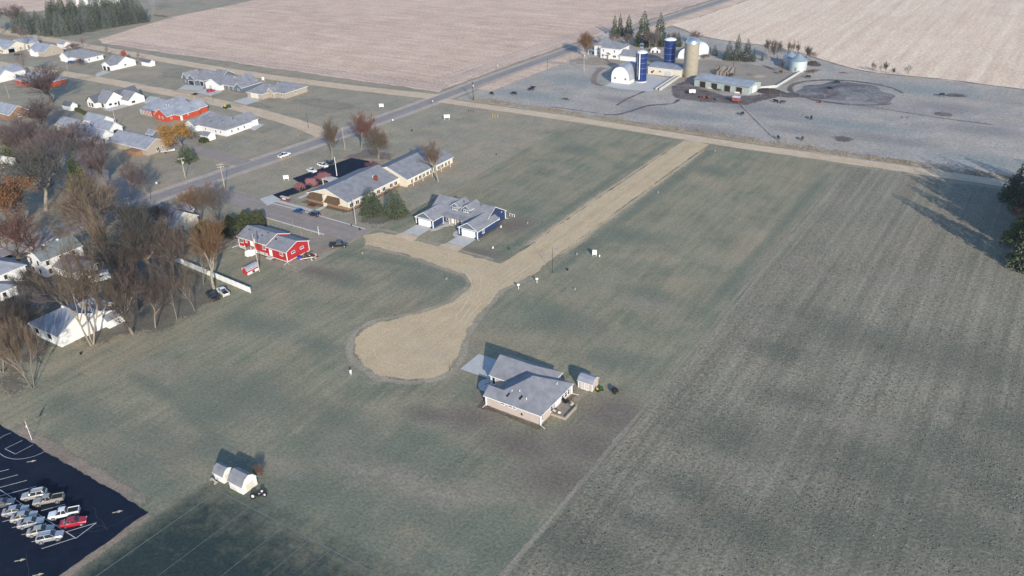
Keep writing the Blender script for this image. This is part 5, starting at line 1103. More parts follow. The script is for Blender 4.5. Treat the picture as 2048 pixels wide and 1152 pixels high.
for px, py, tp, wp, cm, lb in ((1233,88,66,30,'twigplum','rounded bare tree behind the farmhouse roof'),(1256,92,67,30,'twigplum','rounded bare tree left of the broadest spruce'),(1297,101,60,28,'twigplum','bare tree in front of the broadest spruce'),(1313,103,54,24,'twigplum','tall bare tree beside the calf hutches'),(1347,90,62,20,'twigplum','bare tree between the blue and concrete silos'),(1392,88,62,36,'twigplum','broad bare tree behind the steel dome'),
        (1476,118,72,16,'twigplum','bare tree inside the spruce clump'),(1534,118,76,30,'twig','wide bare tree at the left of the row by the grain bin'),(1555,119,80,26,'twig','bare tree left of the grain bin roof'),(1574,112,77,12,'twig','upright bare tree right behind the grain bin'),(1584,112,78,12,'twig','upright bare tree second behind the grain bin'),(1597,112,81,16,'twig','bare tree leaning over the grain bin'),(1611,118,90,20,'twig','slanting bare tree right of the grain bin'),(1620,122,98,22,'twig','last slanting bare tree right of the grain bin'),
        (1744,144,121,12,'twig','small bare tree at the left of the fence row on the field edge'),(1762,147,128,10,'twig','small bare tree second on the field edge'),(1772,148,123,14,'twig','taller small bare tree third on the field edge'),(1784,150,135,9,'twigplum','tiny bare tree fourth on the field edge'),(1818,153,129,21,'twig','largest lone bare tree on the field edge, rightmost'),
        (1562,146,118,14,'twigplum','bare shrubby tree against the grain bin wall'),(1470,122,108,16,'twigtan','tan brush below the spruce clump')):
    tree(px, py, tp, wp, ('vase', 'thin', 'tall')[tr_rnd.randrange(3)] if wp < 26 else 'oak', cm, lb)
for i, (px, py, wp, tp) in enumerate(((1407,118,22,108),(1560,150,12,140),(1462,156,14,146),(1628,146,30,139))):
    tree(px, py, tp, wp, 'bush', 'twigtan', ('scrubby brush at the mouth of the hoop building', 'dry tan bush in front of the grain bin', 'dry bush against the collapsed shed', 'strip of dry brush right of the grain bin')[i], name='bush', cat='bush')
# --- the windbreak at the top left: a dense stand of conifers
r_ = random.Random(21)
gl = 'frosted grey-green conifer in the dense windbreak at the top left'
A_, B_, C_, D_ = Vector(g(8, 62)), Vector(g(128, 74)), Vector(g(296, 43)), Vector(g(110, 30))
rows = [(Vector(g(34, 66)), Vector(g(118, 73)), 8), (Vector(g(130, 71)), Vector(g(292, 43)), 15), (Vector(g(60, 56)), Vector(g(125, 60)), 6), (Vector(g(120, 58)), Vector(g(284, 36)), 14), (Vector(g(110, 48)), Vector(g(270, 31)), 12), (Vector(g(95, 40)), Vector(g(240, 27)), 9)]
for k, (a, c, n) in enumerate(rows):
    for i in range(n):
        p = a.lerp(c, i/(n-1))+Vector((r_.uniform(-2, 2), r_.uniform(-2, 2))); h = r_.uniform(11.5, 16)+(2.5 if k > 3 else 0)
        conifer(0, 0, 0, h*r_.uniform(.50, .66), r_.choice(('grove','grove','dense')), gl, 'conifers of the windbreak', 'conifer', (p.x, p.y), h)
# ------------------------------------------------------------------ vehicles
def paint(name, col, metal=0.0):
    k = 'paint_'+name
    if k not in M: M[k] = mat('car_paint_'+name, col, .28, .03, metal=metal, spec=.5, coat=.7)
    return M[k]
M['carglass'] = mat('car_glass', (.018,.022,.028), .08, .05, spec=.6)
def ring_loft(mb, st, m=0):
    """st: list of rings (equal length lists of points), lofted and capped"""
    n = len(st[0]); b = len(mb.v)
    for r in st: mb.v += [tuple(q) for q in r]
    for k in range(len(st)-1):
        for i in range(n): mb.f.append((b+k*n+i, b+k*n+(i+1) % n, b+(k+1)*n+(i+1) % n, b+(k+1)*n+i)); mb.m.append(m)
    mb.f.append(tuple(b+i for i in reversed(range(n)))); mb.m.append(m); mb.f.append(tuple(b+(len(st)-1)*n+i for i in range(n))); mb.m.append(m)
def body_ring(x, zl, zs, zh, hw):
    """cross section: sill, widest shoulder, bonnet height"""
    return [(x, -hw*.92, zl), (x, -hw, zl+.18), (x, -hw, zs), (x, -hw*.88, zh), (x, 0, zh+.03), (x, hw*.88, zh), (x, hw, zs), (x, hw, zl+.18), (x, hw*.92, zl)]
SPEC = {  # stations (x, sill, shoulder, top, half width), cabin base x0 x1, roof x0 x1, belt, roof z, wheel x, wheel radius
 'sedan': dict(st=[(-2.32,.42,.66,.78,.72),(-2.15,.26,.76,.94,.84),(-1.2,.22,.84,.99,.90),(.6,.22,.84,.98,.90),(1.1,.22,.80,.94,.89),(2.0,.26,.66,.80,.83),(2.3,.40,.56,.66,.68)], cab=(-1.75,1.05,-.95,.30), belt=.96, rz=1.45, wx=(-1.38,1.40), wr=.33),
 'suv': dict(st=[(-2.28,.45,.80,1.00,.76),(-2.15,.32,.90,1.10,.86),(-1.2,.28,.94,1.10,.92),(.7,.28,.94,1.08,.92),(1.2,.28,.92,1.06,.91),(2.05,.34,.80,.95,.85),(2.3,.48,.68,.80,.72)], cab=(-2.12,1.05,-1.75,.35), belt=1.07, rz=1.70, wx=(-1.36,1.40), wr=.37),
 'pickup': dict(st=[(-2.9,.55,.95,1.06,.84),(-2.8,.48,1.0,1.10,.93),(-1.0,.42,1.0,1.10,.95),(1.1,.42,1.02,1.14,.95),(1.5,.42,1.0,1.14,.95),(2.55,.46,.92,1.06,.90),(2.82,.55,.80,.95,.80)], cab=(-.72,1.45,-.45,.75), belt=1.12, rz=1.86, wx=(-1.75,1.85), wr=.42)}
def car_parts(kind):
    sp = SPEC[kind]; out = []; mb = MB(); rings = [body_ring(*q) for q in sp['st']]
    if kind == 'pickup':
        ring_loft(mb, rings)
    else: ring_loft(mb, rings)
    x0, x1, r0, r1 = sp['cab']; bz, rz = sp['belt'], sp['rz']; hw = sp['st'][3][4]; bw, rw = hw*.90, hw*.70
    base = [(x0,-bw,bz-.04),(x1,-bw,bz-.04),(x1,bw,bz-.04),(x0,bw,bz-.04)]; top = [(r0,-rw,rz),(r1,-rw,rz),(r1,rw,rz),(r0,rw,rz)]
    mb.add(base+top+[((r0+r1)/2,0,rz+.05)], [(0,1,5,4),(1,2,6,5),(2,3,7,6),(3,0,4,7),(4,5,8),(5,6,8),(6,7,8),(7,4,8)])
    for wx in sp['wx']:                           # arch lips
        for s in (-1, 1): mb.tube((wx, s*hw*.70, sp['wr']), (wx, s*(hw+.015), sp['wr']), sp['wr']*1.18, n=12)
    out.append(('body', mb, 'BODY', []))
    def pane(a, b, c, d, off_):
        a, b, c, d = [Vector(q) for q in (a, b, c, d)]; mid = (a+b+c+d)/4; nrm = (b-a).cross(d-a).normalized()
        if nrm.dot(mid-Vector((0, 0, bz))) < 0: nrm.negate()
        q = [mid+(v-mid)*.90+nrm*.012 for v in (a, b, c, d)]+[mid+(v-mid)*.90-nrm*.03 for v in (a, b, c, d)]
        return MB().add(q, [(0,1,2,3),(7,6,5,4),(0,4,5,1),(1,5,6,2),(2,6,7,3),(3,7,4,0)])
    out.append(('windscreen', pane(base[1], base[2], top[2], top[1], 0), 'carglass', []))
    out.append(('rear_window', pane(base[0], base[3], top[3], top[0], 0), 'carglass', []))
    for s, (i, j) in ((-1, (0, 1)), (1, (3, 2))):
        B0, B1, T0, T1 = Vector(base[i]), Vector(base[j]), Vector(top[i]), Vector(top[j]); n = 2
        for k in range(n):
            f0, f1 = k/n, (k+1)/n; out.append(('side_window', pane(B0.lerp(B1, f0), B0.lerp(B1, f1), T0.lerp(T1, f1), T0.lerp(T1, f0), 0), 'carglass', []))
    xr, xf = sp['st'][0][0], sp['st'][-1][0]; zr, zf = sp['st'][1][2], sp['st'][-2][2]
    for s in (-1, 1):
        out.append(('tail_light', MB().box(xr-.02, xr+.22, s*hw*.70-.14, s*hw*.70+.14, zr-.10, zr+.10), 'lampred', []))
        out.append(('headlight', MB().box(xf-.30, xf-.04, s*hw*.68-.16, s*hw*.68+.16, zf-.10, zf+.06), 'lampclear', []))
        out.append(('wing_mirror', MB().box(x1-.35, x1-.2, s*(hw+.10)-.09, s*(hw+.10)+.09, bz, bz+.15), 'BODY', []))
    out.append(('number_plate', MB().box(xr-.03, xr, -.2, .2, zr-.25, zr-.1), 'trim', []))
    if kind == 'pickup':
        out.append(('cargo_bed', MB().box(-2.72, -.80, -.74, .74, 1.12, 1.145), 'dark', []))
        for s in (-1, 1): out.append(('bed_rail', MB().box(-2.82, -.76, s*.84-.08, s*.84+.08, 1.06, 1.24), 'BODY', []))
        out.append(('tailgate', MB().box(-2.9, -2.80, -.84, .84, .7, 1.24), 'BODY', [])); out.append(('bumper', MB().box(-3.0, -2.88, -.86, .86, .5, .66), 'metal', []))
    if kind == 'suv':
        for s in (-1, 1): out.append(('roof_rail', MB().box(-1.6, .2, s*.55-.03, s*.55+.03, rz+.02, rz+.09), 'metal', []))
    wr = sp['wr']
    for wx in sp['wx']:
        for s in (-1, 1):
            t = MB(); t.tube((0, -s*.12, 0), (0, s*.11, 0), wr, n=18)
            h = MB(); h.tube((0, s*.10, 0), (0, s*.135, 0), wr*.64, n=14)
            out.append(('wheel', t, 'tyre', [('rim', h, 'rim')], (wx, s*hw*.93, wr)))
    return out
CARS = {}
def car(kind, px, py, heading, paintm, label, name=None, cat='car', group=None, rz=None, scale=1.0):
    if kind not in CARS:
        L = []
        for p in car_parts(kind):
            me = p[1].mesh(p[0], M['trim'] if p[2] == 'BODY' else M[p[2]], smooth=(p[0] in ('wheel', 'body')))
            if p[0] == 'body':
                for q in me.polygons: q.use_smooth = False
            L.append((p[0], me, p[2], [(c[0], c[1].mesh(c[0], M[c[2]])) for c in p[3]], p[4] if len(p) > 4 else (0, 0, 0)))
        CARS[kind] = L
    x, y = g(px, py) if not isinstance(px, tuple) else px
    a = math.atan2(heading[1], heading[0]) if isinstance(heading, tuple) else heading
    o = empty(name or {'sedan': 'parked_car', 'suv': 'parked_car', 'pickup': 'pickup_truck'}[kind], (x, y, .07), label, cat, group, a); o.scale = (scale,)*3
    for nm, me, mk, kids, loc in CARS[kind]:
        q = link(nm, me, o, loc)
        if mk == 'BODY': q.material_slots[0].link = 'OBJECT'; q.material_slots[0].material = paintm
        for kn, km in kids: link(kn, km, q)
    return o
silver = paint('silver', (.46,.46,.46), .5); white_p = paint('white', (.72,.72,.70)); champagne = paint('champagne', (.44,.40,.33), .45); redc = paint('red', (.36,.008,.02)); blackp = paint('black', (.012,.013,.015)); bluec = paint('blue', (.018,.06,.17), .3); greyc = paint('grey', (.16,.17,.18), .5); pale = paint('pale_gold', (.50,.47,.40), .4); navyc = paint('dark_blue', (.012,.022,.055), .3)
NE_, SW_ = (.66, .75), (-.66, -.75); gr = 'cars in the angled car park'
for kind, px, py, hd, pm, lb in (
  ('sedan',6,1012,NE_,greyc,'grey saloon cut by the left edge at the far end of the front parking row'),
  ('sedan',33,1026,NE_,silver,'silver saloon second in the front parking row, beside the cut-off car'),
  ('sedan',50,1038,NE_,pale,'pale gold saloon third in the front parking row'),
  ('sedan',64,1050,NE_,silver,'silver saloon fourth in the front parking row'),
  ('sedan',83,1066,NE_,pale,'pale saloon tucked behind the silver estate at the end of the row'),
  ('suv',102,1079,NE_,silver,'silver estate car at the near end of the front parking row'),
  ('suv',71,995,SW_,pale,'pale estate car with roof rails next to the tan pickup'),
  ('sedan',149,1049,NE_,redc,'bright red saloon in the car park next to the white pickup')):
    car(kind, px, py, hd, pm, lb, group=gr)
car('pickup',99,1005,SW_,champagne,'tan crew pickup with empty bed in the car park',cat='pickup',group=gr,scale=.95)
car('pickup',130,1032,SW_,white_p,'white pickup with dark bed between the tan pickup and red car',cat='pickup',group=gr,scale=.95)
car('pickup',678,494,(.82,.57),blackp,'black pickup parked on the gravel beside the red house',cat='pickup')
car('pickup',427,597,(1,-.25),blackp,'black pickup parked on leaves by the white fence end',cat='pickup')
car('pickup',447,588,(-1,.3),white_p,'white pickup parked beside the black one by the white fence',cat='pickup')
car('pickup',569,314,(.05,1),white_p,'white pickup driving on the highway',cat='pickup')
car('sedan',624,344,(1,-.1),white_p,'white car parked in the care home car park')
car('pickup',646,334,(1,-.1),white_p,'white pickup parked in the care home car park',cat='pickup',scale=.9)
car('suv',663,329,(1,-.1),blackp,'dark car parked at the far end of the care home row')
car('sedan',597,425,(-1,-.05),bluec,'blue car parked on the side street, left of the dark one')
car('suv',629,432,(-1,-.05),navyc,'dark blue estate car parked on the side street at the kerb')
car('suv',422,184,(.2,1),redc,'red car on the pale drive of the white and blue-grey house')
car('suv',144,127,(.4,1),bluec,'blue car on the drive of the white hip-roofed house')
car('suv',36,111,(.3,1),blackp,'dark car beside the tan gable house')
car('sedan',394,206,(1,-.05),silver,'silver car parked on the upper gravel street')
car('suv',1265,121,(1,0),blackp,'dark vehicle parked behind the near blue silo')
# camper, boat, tractor and machines
o = empty('camper_van', (*g(201,562), 0), 'white camper van with bluish roof among bare trees', 'camper', None, rad(60))
MB().box(-2.7, 1.9, -1.15, 1.15, .5, 2.9).build('body', M['trim'], o); MB().box(-2.75, 2.5, -1.18, 1.18, 2.9, 3.0).build('roof', M['roofbl'], o)
MB().extr([(1.9,.5),(3.1,.5),(3.1,1.2),(2.5,1.5),(1.9,2.4)], 'y', -1.0, 1.0).build('cab', M['trim'], o); MB().box(1.9, 2.7, -1.15, 1.15, 2.2, 2.9).build('overcab', M['trim'], o)
MB().box(-.8, .1, -.4, .4, 3.0, 3.2).build('roof_hatch', M['dark'], o)
for x in (-1.6, .5): MB().box(x-.5, x+.5, -1.19, -1.14, 1.6, 2.2).build('window', M['glass'], o)
for x in (-1.5, 2.4):
    for s in (-1, 1): MB().tube((x, s*.95, .4), (x, s*1.17, .4), .4, n=14).build('wheel', M['tyre'], o)
o = empty('boat', (*g(336,305), .0), 'white motor boat on a trailer beside the low house with frosted roof', 'boat', None, rad(55))
mb = MB(); ring_loft(mb, [[(x,-w_,.9+k),(x,-w_*.6,.55),(x,0,.45),(x,w_*.6,.55),(x,w_,.9+k),(x,0,1.0+k)] for x, w_, k in ((-2.8,.95,0),(-1,1.05,.02),(1,.95,.08),(2.2,.55,.2),(2.9,.05,.32))]); mb.build('hull', M['trim'], o)
MB().box(-.2,.0,-.8,.8,1.0,1.5).build('windscreen', M['glass'], o); MB().box(-3.2,-2.8,-.2,.2,.5,1.4).build('outboard', M['black'], o)
mb = MB(); mb.box(-2.6,3.8,-.06,.06,.35,.45); mb.build('trailer', M['metal'], o)
for s in (-1,1): MB().tube((-.9,s*.85,.3),(-.9,s*1.05,.3),.3,n=12).build('wheel', M['tyre'], o)
def tractor(px, py, col, label, s=1.0, rz=0.0, name='lawn_tractor', cat='mower'):
    o = empty(name, (*g(px, py), 0), label, cat, None, rz); o.scale = (s, s, s)
    MB().box(.1,.95,-.28,.28,.35,.75).build('bonnet', M[col], o); MB().box(-.75,.1,-.42,.42,.35,.55).build('fender', M[col], o); MB().box(-.7,-.3,-.22,.22,.55,.72).build('seat', M['yellow' if col == 'green' else 'black'], o)
    MB().box(-.62,-.55,-.22,.22,.7,1.05).build('backrest', M['yellow' if col == 'green' else 'black'], o); MB().tube((.05,0,.7),(-.1,0,.95),.03).build('steering_column', M['black'], o); MB().box(-.3,.5,-.62,.62,.14,.3).build('mower_deck', M[col], o)
    for x, r in ((-.55,.27),(.75,.19)):
        for q in (-1,1): MB().tube((x,q*.36,r),(x,q*.55,r),r,n=14).build('wheel', M['tyre'], o)
    return o
tractor(1198,781,'green','green garden tractor parked beside the small beige shed',1.0,rad(60))
o = tractor(454,216,'green','dark green utility vehicle on the upper gravel street near the silver car',1.9,rad(85),'utility_vehicle','vehicle')
o = empty('grill_cart', (*g(1230,786), 0), 'dark two-wheeled cart standing on the lawn right of the beige shed', 'cart', None, rad(30))
MB().box(-.8,.7,-.5,.5,.5,.95).build('tub', M['black'], o); MB().tube((.7,0,.7),(1.6,0,.95),.05).build('handle', M['dark'], o); MB().box(-.5,.3,-.45,.45,.95,1.25).build('load', M['dark'], o)
for s in (-1,1): MB().tube((-.1,s*.5,.35),(-.1,s*.65,.35),.35,n=14).build('wheel', M['tyre'], o)
# deck furniture
def chair(x, y, label, rz, m='cream'):
    o = empty('patio_chair', (x, y, .69), label, 'chair', None, rz)
    MB().box(-.3,.3,-.3,.3,.38,.48).build('seat', M[m], o); MB().box(-.3,.3,.24,.32,.48,1.0).build('backrest', M[m], o)
    for sx in (-1,1):
        for sy in (-1,1): MB().box(sx*.26-.03,sx*.26+.03,sy*.26-.03,sy*.26+.03,0,.38).build('leg', M['black'], o)
chair(-73.9,130.1,'cream patio chair at the far corner of the deck',rad(-20)); chair(-75.9,126.3,'cream patio chair at the near left corner of the deck',rad(160)); chair(-74.6,126.2,'cream patio chair by the near rail of the deck',rad(190))
o = empty('barbecue', (-75.6,130.2,.69), 'black covered barbecue on the deck against the house', 'barbecue'); MB().box(-.45,.45,-.3,.3,.3,.85).build('body', M['black'], o); MB().extr([(-.3,.85),(.3,.85),(.22,1.1),(-.22,1.1)],'x',-.45,.45).build('lid', M['black'], o)
for sx in (-1,1): MB().box(sx*.4-.03,sx*.4+.03,-.03,.03,0,.3).build('leg', M['metal'], o)
# tyres and clutter by the sheds
def tyre(x, y, z, label, r=.62, w_=.45, ax=(1,0,0)):
    o = empty('old_tyre', (x, y, z), label, 'tyre', 'old tyres by the white sheds'); n = 20; mb = MB(); a = Vector(ax).normalized(); u = a.orthogonal().normalized(); v = a.cross(u)
    prof = [(r*.55,-w_*.4),(r*.92,-w_*.5),(r,-w_*.3),(r,w_*.3),(r*.92,w_*.5),(r*.55,w_*.4)]; k = len(prof)
    vs = [tuple((u*math.cos(t)+v*math.sin(t))*q+a*s) for t in [2*math.pi*i/n for i in range(n)] for q, s in prof]
    mb.add(vs, [(i*k+j, i*k+(j+1)%k, ((i+1)%n)*k+(j+1)%k, ((i+1)%n)*k+j) for i in range(n) for j in range(k)]); mb.build('tread', M['tyre'], o, smooth=True)
    rim = MB(); rim.tube(tuple(a*-.1), tuple(a*.1), r*.5, n=16); rim.build('rim', M['concrete'], o)
x, y = g(507,997); tyre(x, y, .62, 'largest dark tyre standing in front of the larger white shed', .62, .5, (.5,-.8,.25)); tyre(x+.3, y+1.2, .3, 'tyre lying flat behind the largest one', .55, .4, (.1,.1,1)); tyre(x+.35, y+1.9, .6, 'pale-rimmed tyre leaning against the larger white shed', .45, .3, (.8,-.5,.2)); tyre(x+1.5,y+1.6,.45,'tyre leaning in the weeds right of the white sheds',.45,.3,(.3,-.9,.3))
o = empty('picnic_frame', (*g(428,964), 0), 'small weathered frame bench beside the smaller white shed', 'bench', None, rad(-10))
for x in (-.8,.8): MB().box(x-.05,x+.05,-.4,.4,0,.5).build('leg', M['wood'], o)
MB().box(-.9,.9,-.15,.15,.5,.56).build('seat', M['concrete'], o); MB().box(-1.6,.9,.6,.75,.75,.82).build('rail', M['concrete'], o)
# white vinyl fence
o = empty('privacy_fence', (-198, 132.6, 0), 'long white vinyl privacy fence running from the woods to the two pickups', 'fence'); n = 16; A0, A1 = Vector((-219, 134.4)), Vector((-178.4, 131.6)); d = (A1-A0)/n; an = math.atan2(d.y, d.x); pm_ = MB().box(-d.length/2+.07, d.length/2-.07, -.03, .03, .08, 1.75).box(-d.length/2+.07, d.length/2-.07, -.05, .05, 1.75, 1.85).mesh('fence_panel', M['trim']); po_ = MB().box(-.07,.07,-.07,.07,0,1.95).mesh('post', M['trim'])
for i in range(n):
    c = A0+d*(i+.5); link('fence_panel', pm_, o, (c.x+198, c.y-132.6, 0), an)
for i in range(n+1):
    c = A0+d*i; link('post', po_, o, (c.x+198, c.y-132.6, 0), an)
# ------------------------------------------------------------------ poles, lamps, signs
def pole(px, py, top, label, arm=1, h=None, r=.16, lamp=False, xfm=False, m='pole', name='utility_pole', rz=0.0):
    o = empty(name, (*g(px, py), 0), label, 'pole', None, rz); h = h or hgt((px, py), (px, top))
    MB().tube((0,0,-.2),(0,0,h),r,r*.65,n=8).build('shaft', M[m], o)
    for i in range(arm):
        z = h-.35-1.0*i; MB().box(-1.2,1.2,-.06,.06,z-.07,z+.07).build('crossarm', M[m], o)
        for x in (-1.05,-.4,.4,1.05): MB().tube((x,0,z+.07),(x,0,z+.3),.05,n=6).build('insulator', M['trim'], o)
    if xfm: MB().tube((.35,0,h-2.4),(.35,0,h-1.5),.28,n=10).build('transformer', M['concrete'], o)
    if lamp: MB().tube((0,0,h-.1),(1.4,-.3,h+.25),.05,n=5).build('arm', M['metal'], o); MB().box(1.2,1.9,-.5,-.15,h+.16,h+.3).build('lamp_head', M['metal'], o)
    return o
pole(450,378,328,'pale utility pole with two crossarms beside the highway junction',2,rz=rad(60)); pole(371,356,316,'pale utility pole with crossarm across the highway junction',1,xfm=True,rz=rad(60))
pole(259,412,395,'white-topped pole among the bare trees by the main street',1,rz=rad(60)); pole(235,258,216,'leaning pale pole behind the white modern farmhouse',0); pole(19,197,168,'slim white street-lamp pole at the left edge',0,lamp=True,r=.1); pole(136,141,124,'short pale lamp pole in front of the white hip-roofed house',0,r=.1)
pole(519,543,468,'tall grey utility pole in front of the red house',0,xfm=True); pole(712,448,398,'wooden pole with transformer at the corner of the care home lawn',0,xfm=True); pole(690,299,254,'white pole between the two round trees by the highway',0,r=.13); pole(617,257,226,'slim dark pole on the grass beside the upper gravel street',0,r=.08,m='dark'); pole(424,207,176,'slim street-lamp pole on the lawn opposite the red car',0,lamp=True,r=.08)
pole(947,201,163,'dark utility pole at the highway and gravel road corner',1,xfm=True,m='dark'); pole(1168,144,104,'utility pole with yard light by the farm drive',1,xfm=True); pole(1095,137,118,'thin pole by the highway before the farm drive',0,r=.09,m='dark'); pole(1144,118,107,'pale marker pole at the end of the farm drive',0,r=.1); pole(1172,122,110,'pale post beside the utility pole at the farm drive',0,r=.12); pole(1466,140,116,'dark pole standing by the collapsed shed',0,r=.12,m='dark')
pole(49,66,40,'pole beside the top left field road',0); pole(81,72,62,'short pole further right on the top left field road',0,r=.1)
pole(674,352,314,'white lighting mast in the care home car park',0,r=.15,m='trim',name='light_mast'); pole(1105.2,546,495.5,'slim dark street-lamp pole at the bend of the gravel road',0,r=.07,m='dark',name='lamp_post',lamp=True); pole(900,742,722,'short thin lamp post at the edge of the turning circle',0,r=.05,m='dark',name='lamp_post')
pole(587,455,436,'thin post in the red house front lawn, left',0,r=.06,name='post'); pole(604,475,460,'thin post in the red house front lawn, right',0,r=.06,name='post'); pole(638,470,452,'white post with dark box at the street by the red house',0,r=.09,m='trim',name='post'); pole(539,460,441,'tall thin post by the big hedge',0,r=.06,name='post')
pole(712,0,0,'unused',0,h=1) if False else None
o = empty('flagpole', (*g(64,880), 0), 'white flagpole with a hanging flag at the edge of the car park', 'flagpole'); MB().tube((0,0,0),(0,0,4.9),.06,.04,n=8).build('shaft', M['trim'], o); MB().lathe([(.01,4.9),(.09,4.96),(.09,5.02),(.01,5.08)],8).build('finial', M['yellow'], o)
fl = []
for i in range(13):
    mb = MB(); z0, z1 = 4.6-i*.085, 4.6-(i+1)*.085; xs = [(-.03-.13*j, .10*math.sin(j*1.5)) for j in range(7)]; s0 = 3 if i < 7 else 0
    for (a, b), (c, e) in zip(xs[s0:], xs[s0+1:]): mb.add([(a,b,z0-abs(a)*.9),(c,e,z0-abs(c)*.9),(c,e,z1-abs(c)*.9),(a,b,z1-abs(a)*.9)],[(0,1,2,3)])
    fl.append((mb, 'redp' if i % 2 == 0 else 'trim'))
fo = empty('flag', (*g(64,880), 0), 'limp striped red and white flag with dark blue corner on the white flagpole', 'flag')
for mb, m in fl: mb.build('stripe', M[m], fo)
mb = MB()
for (a, b), (c, e) in zip(xs[:3], xs[1:4]): mb.add([(a,b,4.6-abs(a)*.9),(c,e,4.6-abs(c)*.9),(c,e,4.6-.6-abs(c)*.9),(a,b,4.6-.6-abs(a)*.9)],[(0,1,2,3)])
mb.build('canton', M['navy'], fo)
def board(px, py, w_, h, z, label, rz, m='trim', name='sign_board', legs=2, cat='sign', blk=None):
    o = empty(name, (*g(px, py), 0), label, cat, None, rz); MB().box(-w_/2,w_/2,-.04,.04,z,z+h).build('panel', M[m], o)
    for x in ((-w_*.4,w_*.4) if legs == 2 else (0,)): MB().box(x-.06,x+.06,-.03-.06,-.045,0,z+h*.9).build('post', M['wood' if m != 'trim' else 'trim'], o)
    for i in range(blk or 0): MB().box(-w_*.38,w_*.38-(.3*i % .7),-.055,-.042,z+h-.3-.28*i,z+h-.2-.28*i).build('print_line', M['slate'], o)
    return o
board(894,240,2.6,1.5,1.0,'white development sign on two posts at the corner lot by the highway',rad(35),blk=3); board(763,215,2.2,1.4,.4,'white board at the highway corner lot across the road',rad(30)); board(527,163,1.6,1.6,.8,'white double board behind the tan stone house',rad(10))
board(573,361,2.0,1.4,.7,'white care home sign on the lawn beside the car park',rad(40),blk=2); board(1189,512,1.3,1.5,.5,'white lot sign on legs in the grass beside the gravel road',rad(25),blk=2); board(1199,514,.5,.6,.1,'small white frame standing beside the white lot sign',rad(80),legs=1)
board(1037,578,.7,.5,1.1,'small white lot sign left of the gravel road bend',rad(40),legs=1); board(1074,566,.7,.5,1.1,'small white sign at the tip of the lot by the gravel road bend',rad(40),legs=1); board(702,750,.5,.9,.5,'narrow white sign at the left side of the turning circle',rad(80),legs=1)
o = empty('brick_sign', (*g(571,401), 0), 'low red brick sign wall at the care home entrance', 'sign', None, rad(0)); MB().box(-2.0,2.0,-.4,.4,0,1.25).build('wall', M['brick'], o); MB().box(-2.1,2.1,-.5,.5,1.25,1.4).build('cap', M['concrete'], o); MB().box(-1.0,.6,-.45,-.41,.5,1.0).build('plaque', M['trim'], o)
o = empty('flower_bed', (*g(625,412), 0), 'raised brown planter bed in front of the care home gable', 'planter'); MB().box(-1.6,1.6,-.9,.9,0,.45).build('wall', M['brick'], o); MB().box(-1.45,1.45,-.75,.75,.45,.5).build('soil', M['soil'], o)
def roadsign(px, py, label, shape, rz, h=2.2, m='redp'):
    o = empty('road_sign', (*g(px, py), 0), label, 'sign', None, rz); MB().tube((0,0,0),(0,0,h+.3),.05,n=6).build('post', M['metal'], o)
    n = {'stop': 8, 'round': 16, 'diamond': 4, 'rect': 4}[shape]; k = .42; pts = [(k*math.cos(2*math.pi*(i+(.5 if shape != 'diamond' else 0))/n), h+k*math.sin(2*math.pi*(i+(.5 if shape != 'diamond' else 0))/n)) for i in range(n)]
    MB().extr(pts, 'y', -.09, -.055).build('plate', M[m], o)
roadsign(315,377,'pale back of a round sign on a post at the highway junction corner','round',rad(200),m='trim'); roadsign(866,211,'sign on a post beside the highway at the gravel crossing','rect',rad(90),m='trim'); roadsign(996,139,'pale sign beside the highway at the stubble field','rect',0,m='trim'); roadsign(598,276,'yellow diamond sign in the grass by the upper gravel street','diamond',0,1.2,'yellow'); roadsign(556,170,'small white marker sign right of the white double board','rect',0,1.0,'trim')
roadsign(786,246,'white sign at the highway verge by the corner lot','rect',rad(40),1.4,'trim')
# small street furniture on the lots
def pedestal(px, py, label, m='green', s=1.0, name='utility_pedestal', group=None):
    o = empty(name, (*g(px, py), 0), label, 'utility box', group); MB().box(-.25*s,.25*s,-.2*s,.2*s,0,.8*s).build('cabinet', M[m], o); MB().box(-.28*s,.28*s,-.23*s,.23*s,.8*s,.88*s).build('lid', M[m], o); return o
for px, py, m, lb in ((1018,499,'green','green utility pedestal at the road corner of the twin house lawn'),(1135,541,'black','dark utility pedestal near the lamp post by the gravel road'),(1154,510,'concrete','grey pedestal left of the white lot sign'),(1316,386,'concrete','pale pedestal in the second lot along the gravel road'),(1430,303,'concrete','pale pedestal at the top lot beside the gravel crossing'),(1055,447,'concrete','pale pedestal on the lot below the lot line by the road'),(824,262,'black','dark pedestal in the corner lot by the highway'),(993,310,'rust','brownish pedestal at the far end of the care home lawn'),(502,160+0,'concrete','pale box behind the tan stone house'),(893,559,'concrete','grey box at the inner corner of the lawn by the road bend'),(986,497,'trim','white stake at the twin house lawn front'),(1150,580,'concrete','pale stone marker in the lot above the turning circle'),(1002,455,'trim','white stake on the lawn right of the twin house'),(725,508,'yellow','tan utility box beside the road entrance'),(162,709,'black','dark low garden bin on the lawn by the white house'),(703,452,'green','green utility cabinet by the wooden pole at the street'),(720,460,'black','black mailbox cluster beside the street end')):
    pedestal(px, py, lb, {'concrete':'greybox','yellow':'tan'}.get(m, m), .75)
# barrier posts near the north road
for i, (px, py) in enumerate(((985,233),(990,234),(995,235),(937,224),(942,224),(947,225))):
    o = empty('marker_post', (*g(px, py), 0), ('yellow' if i < 3 else 'dark')+' marker post in the cluster of three by the north gravel road', 'post', 'yellow marker posts' if i < 3 else 'dark marker posts'); MB().tube((0,0,0),(0,0,1.3),.09,n=6).build('shaft', M['yellow' if i < 3 else 'dark'], o)
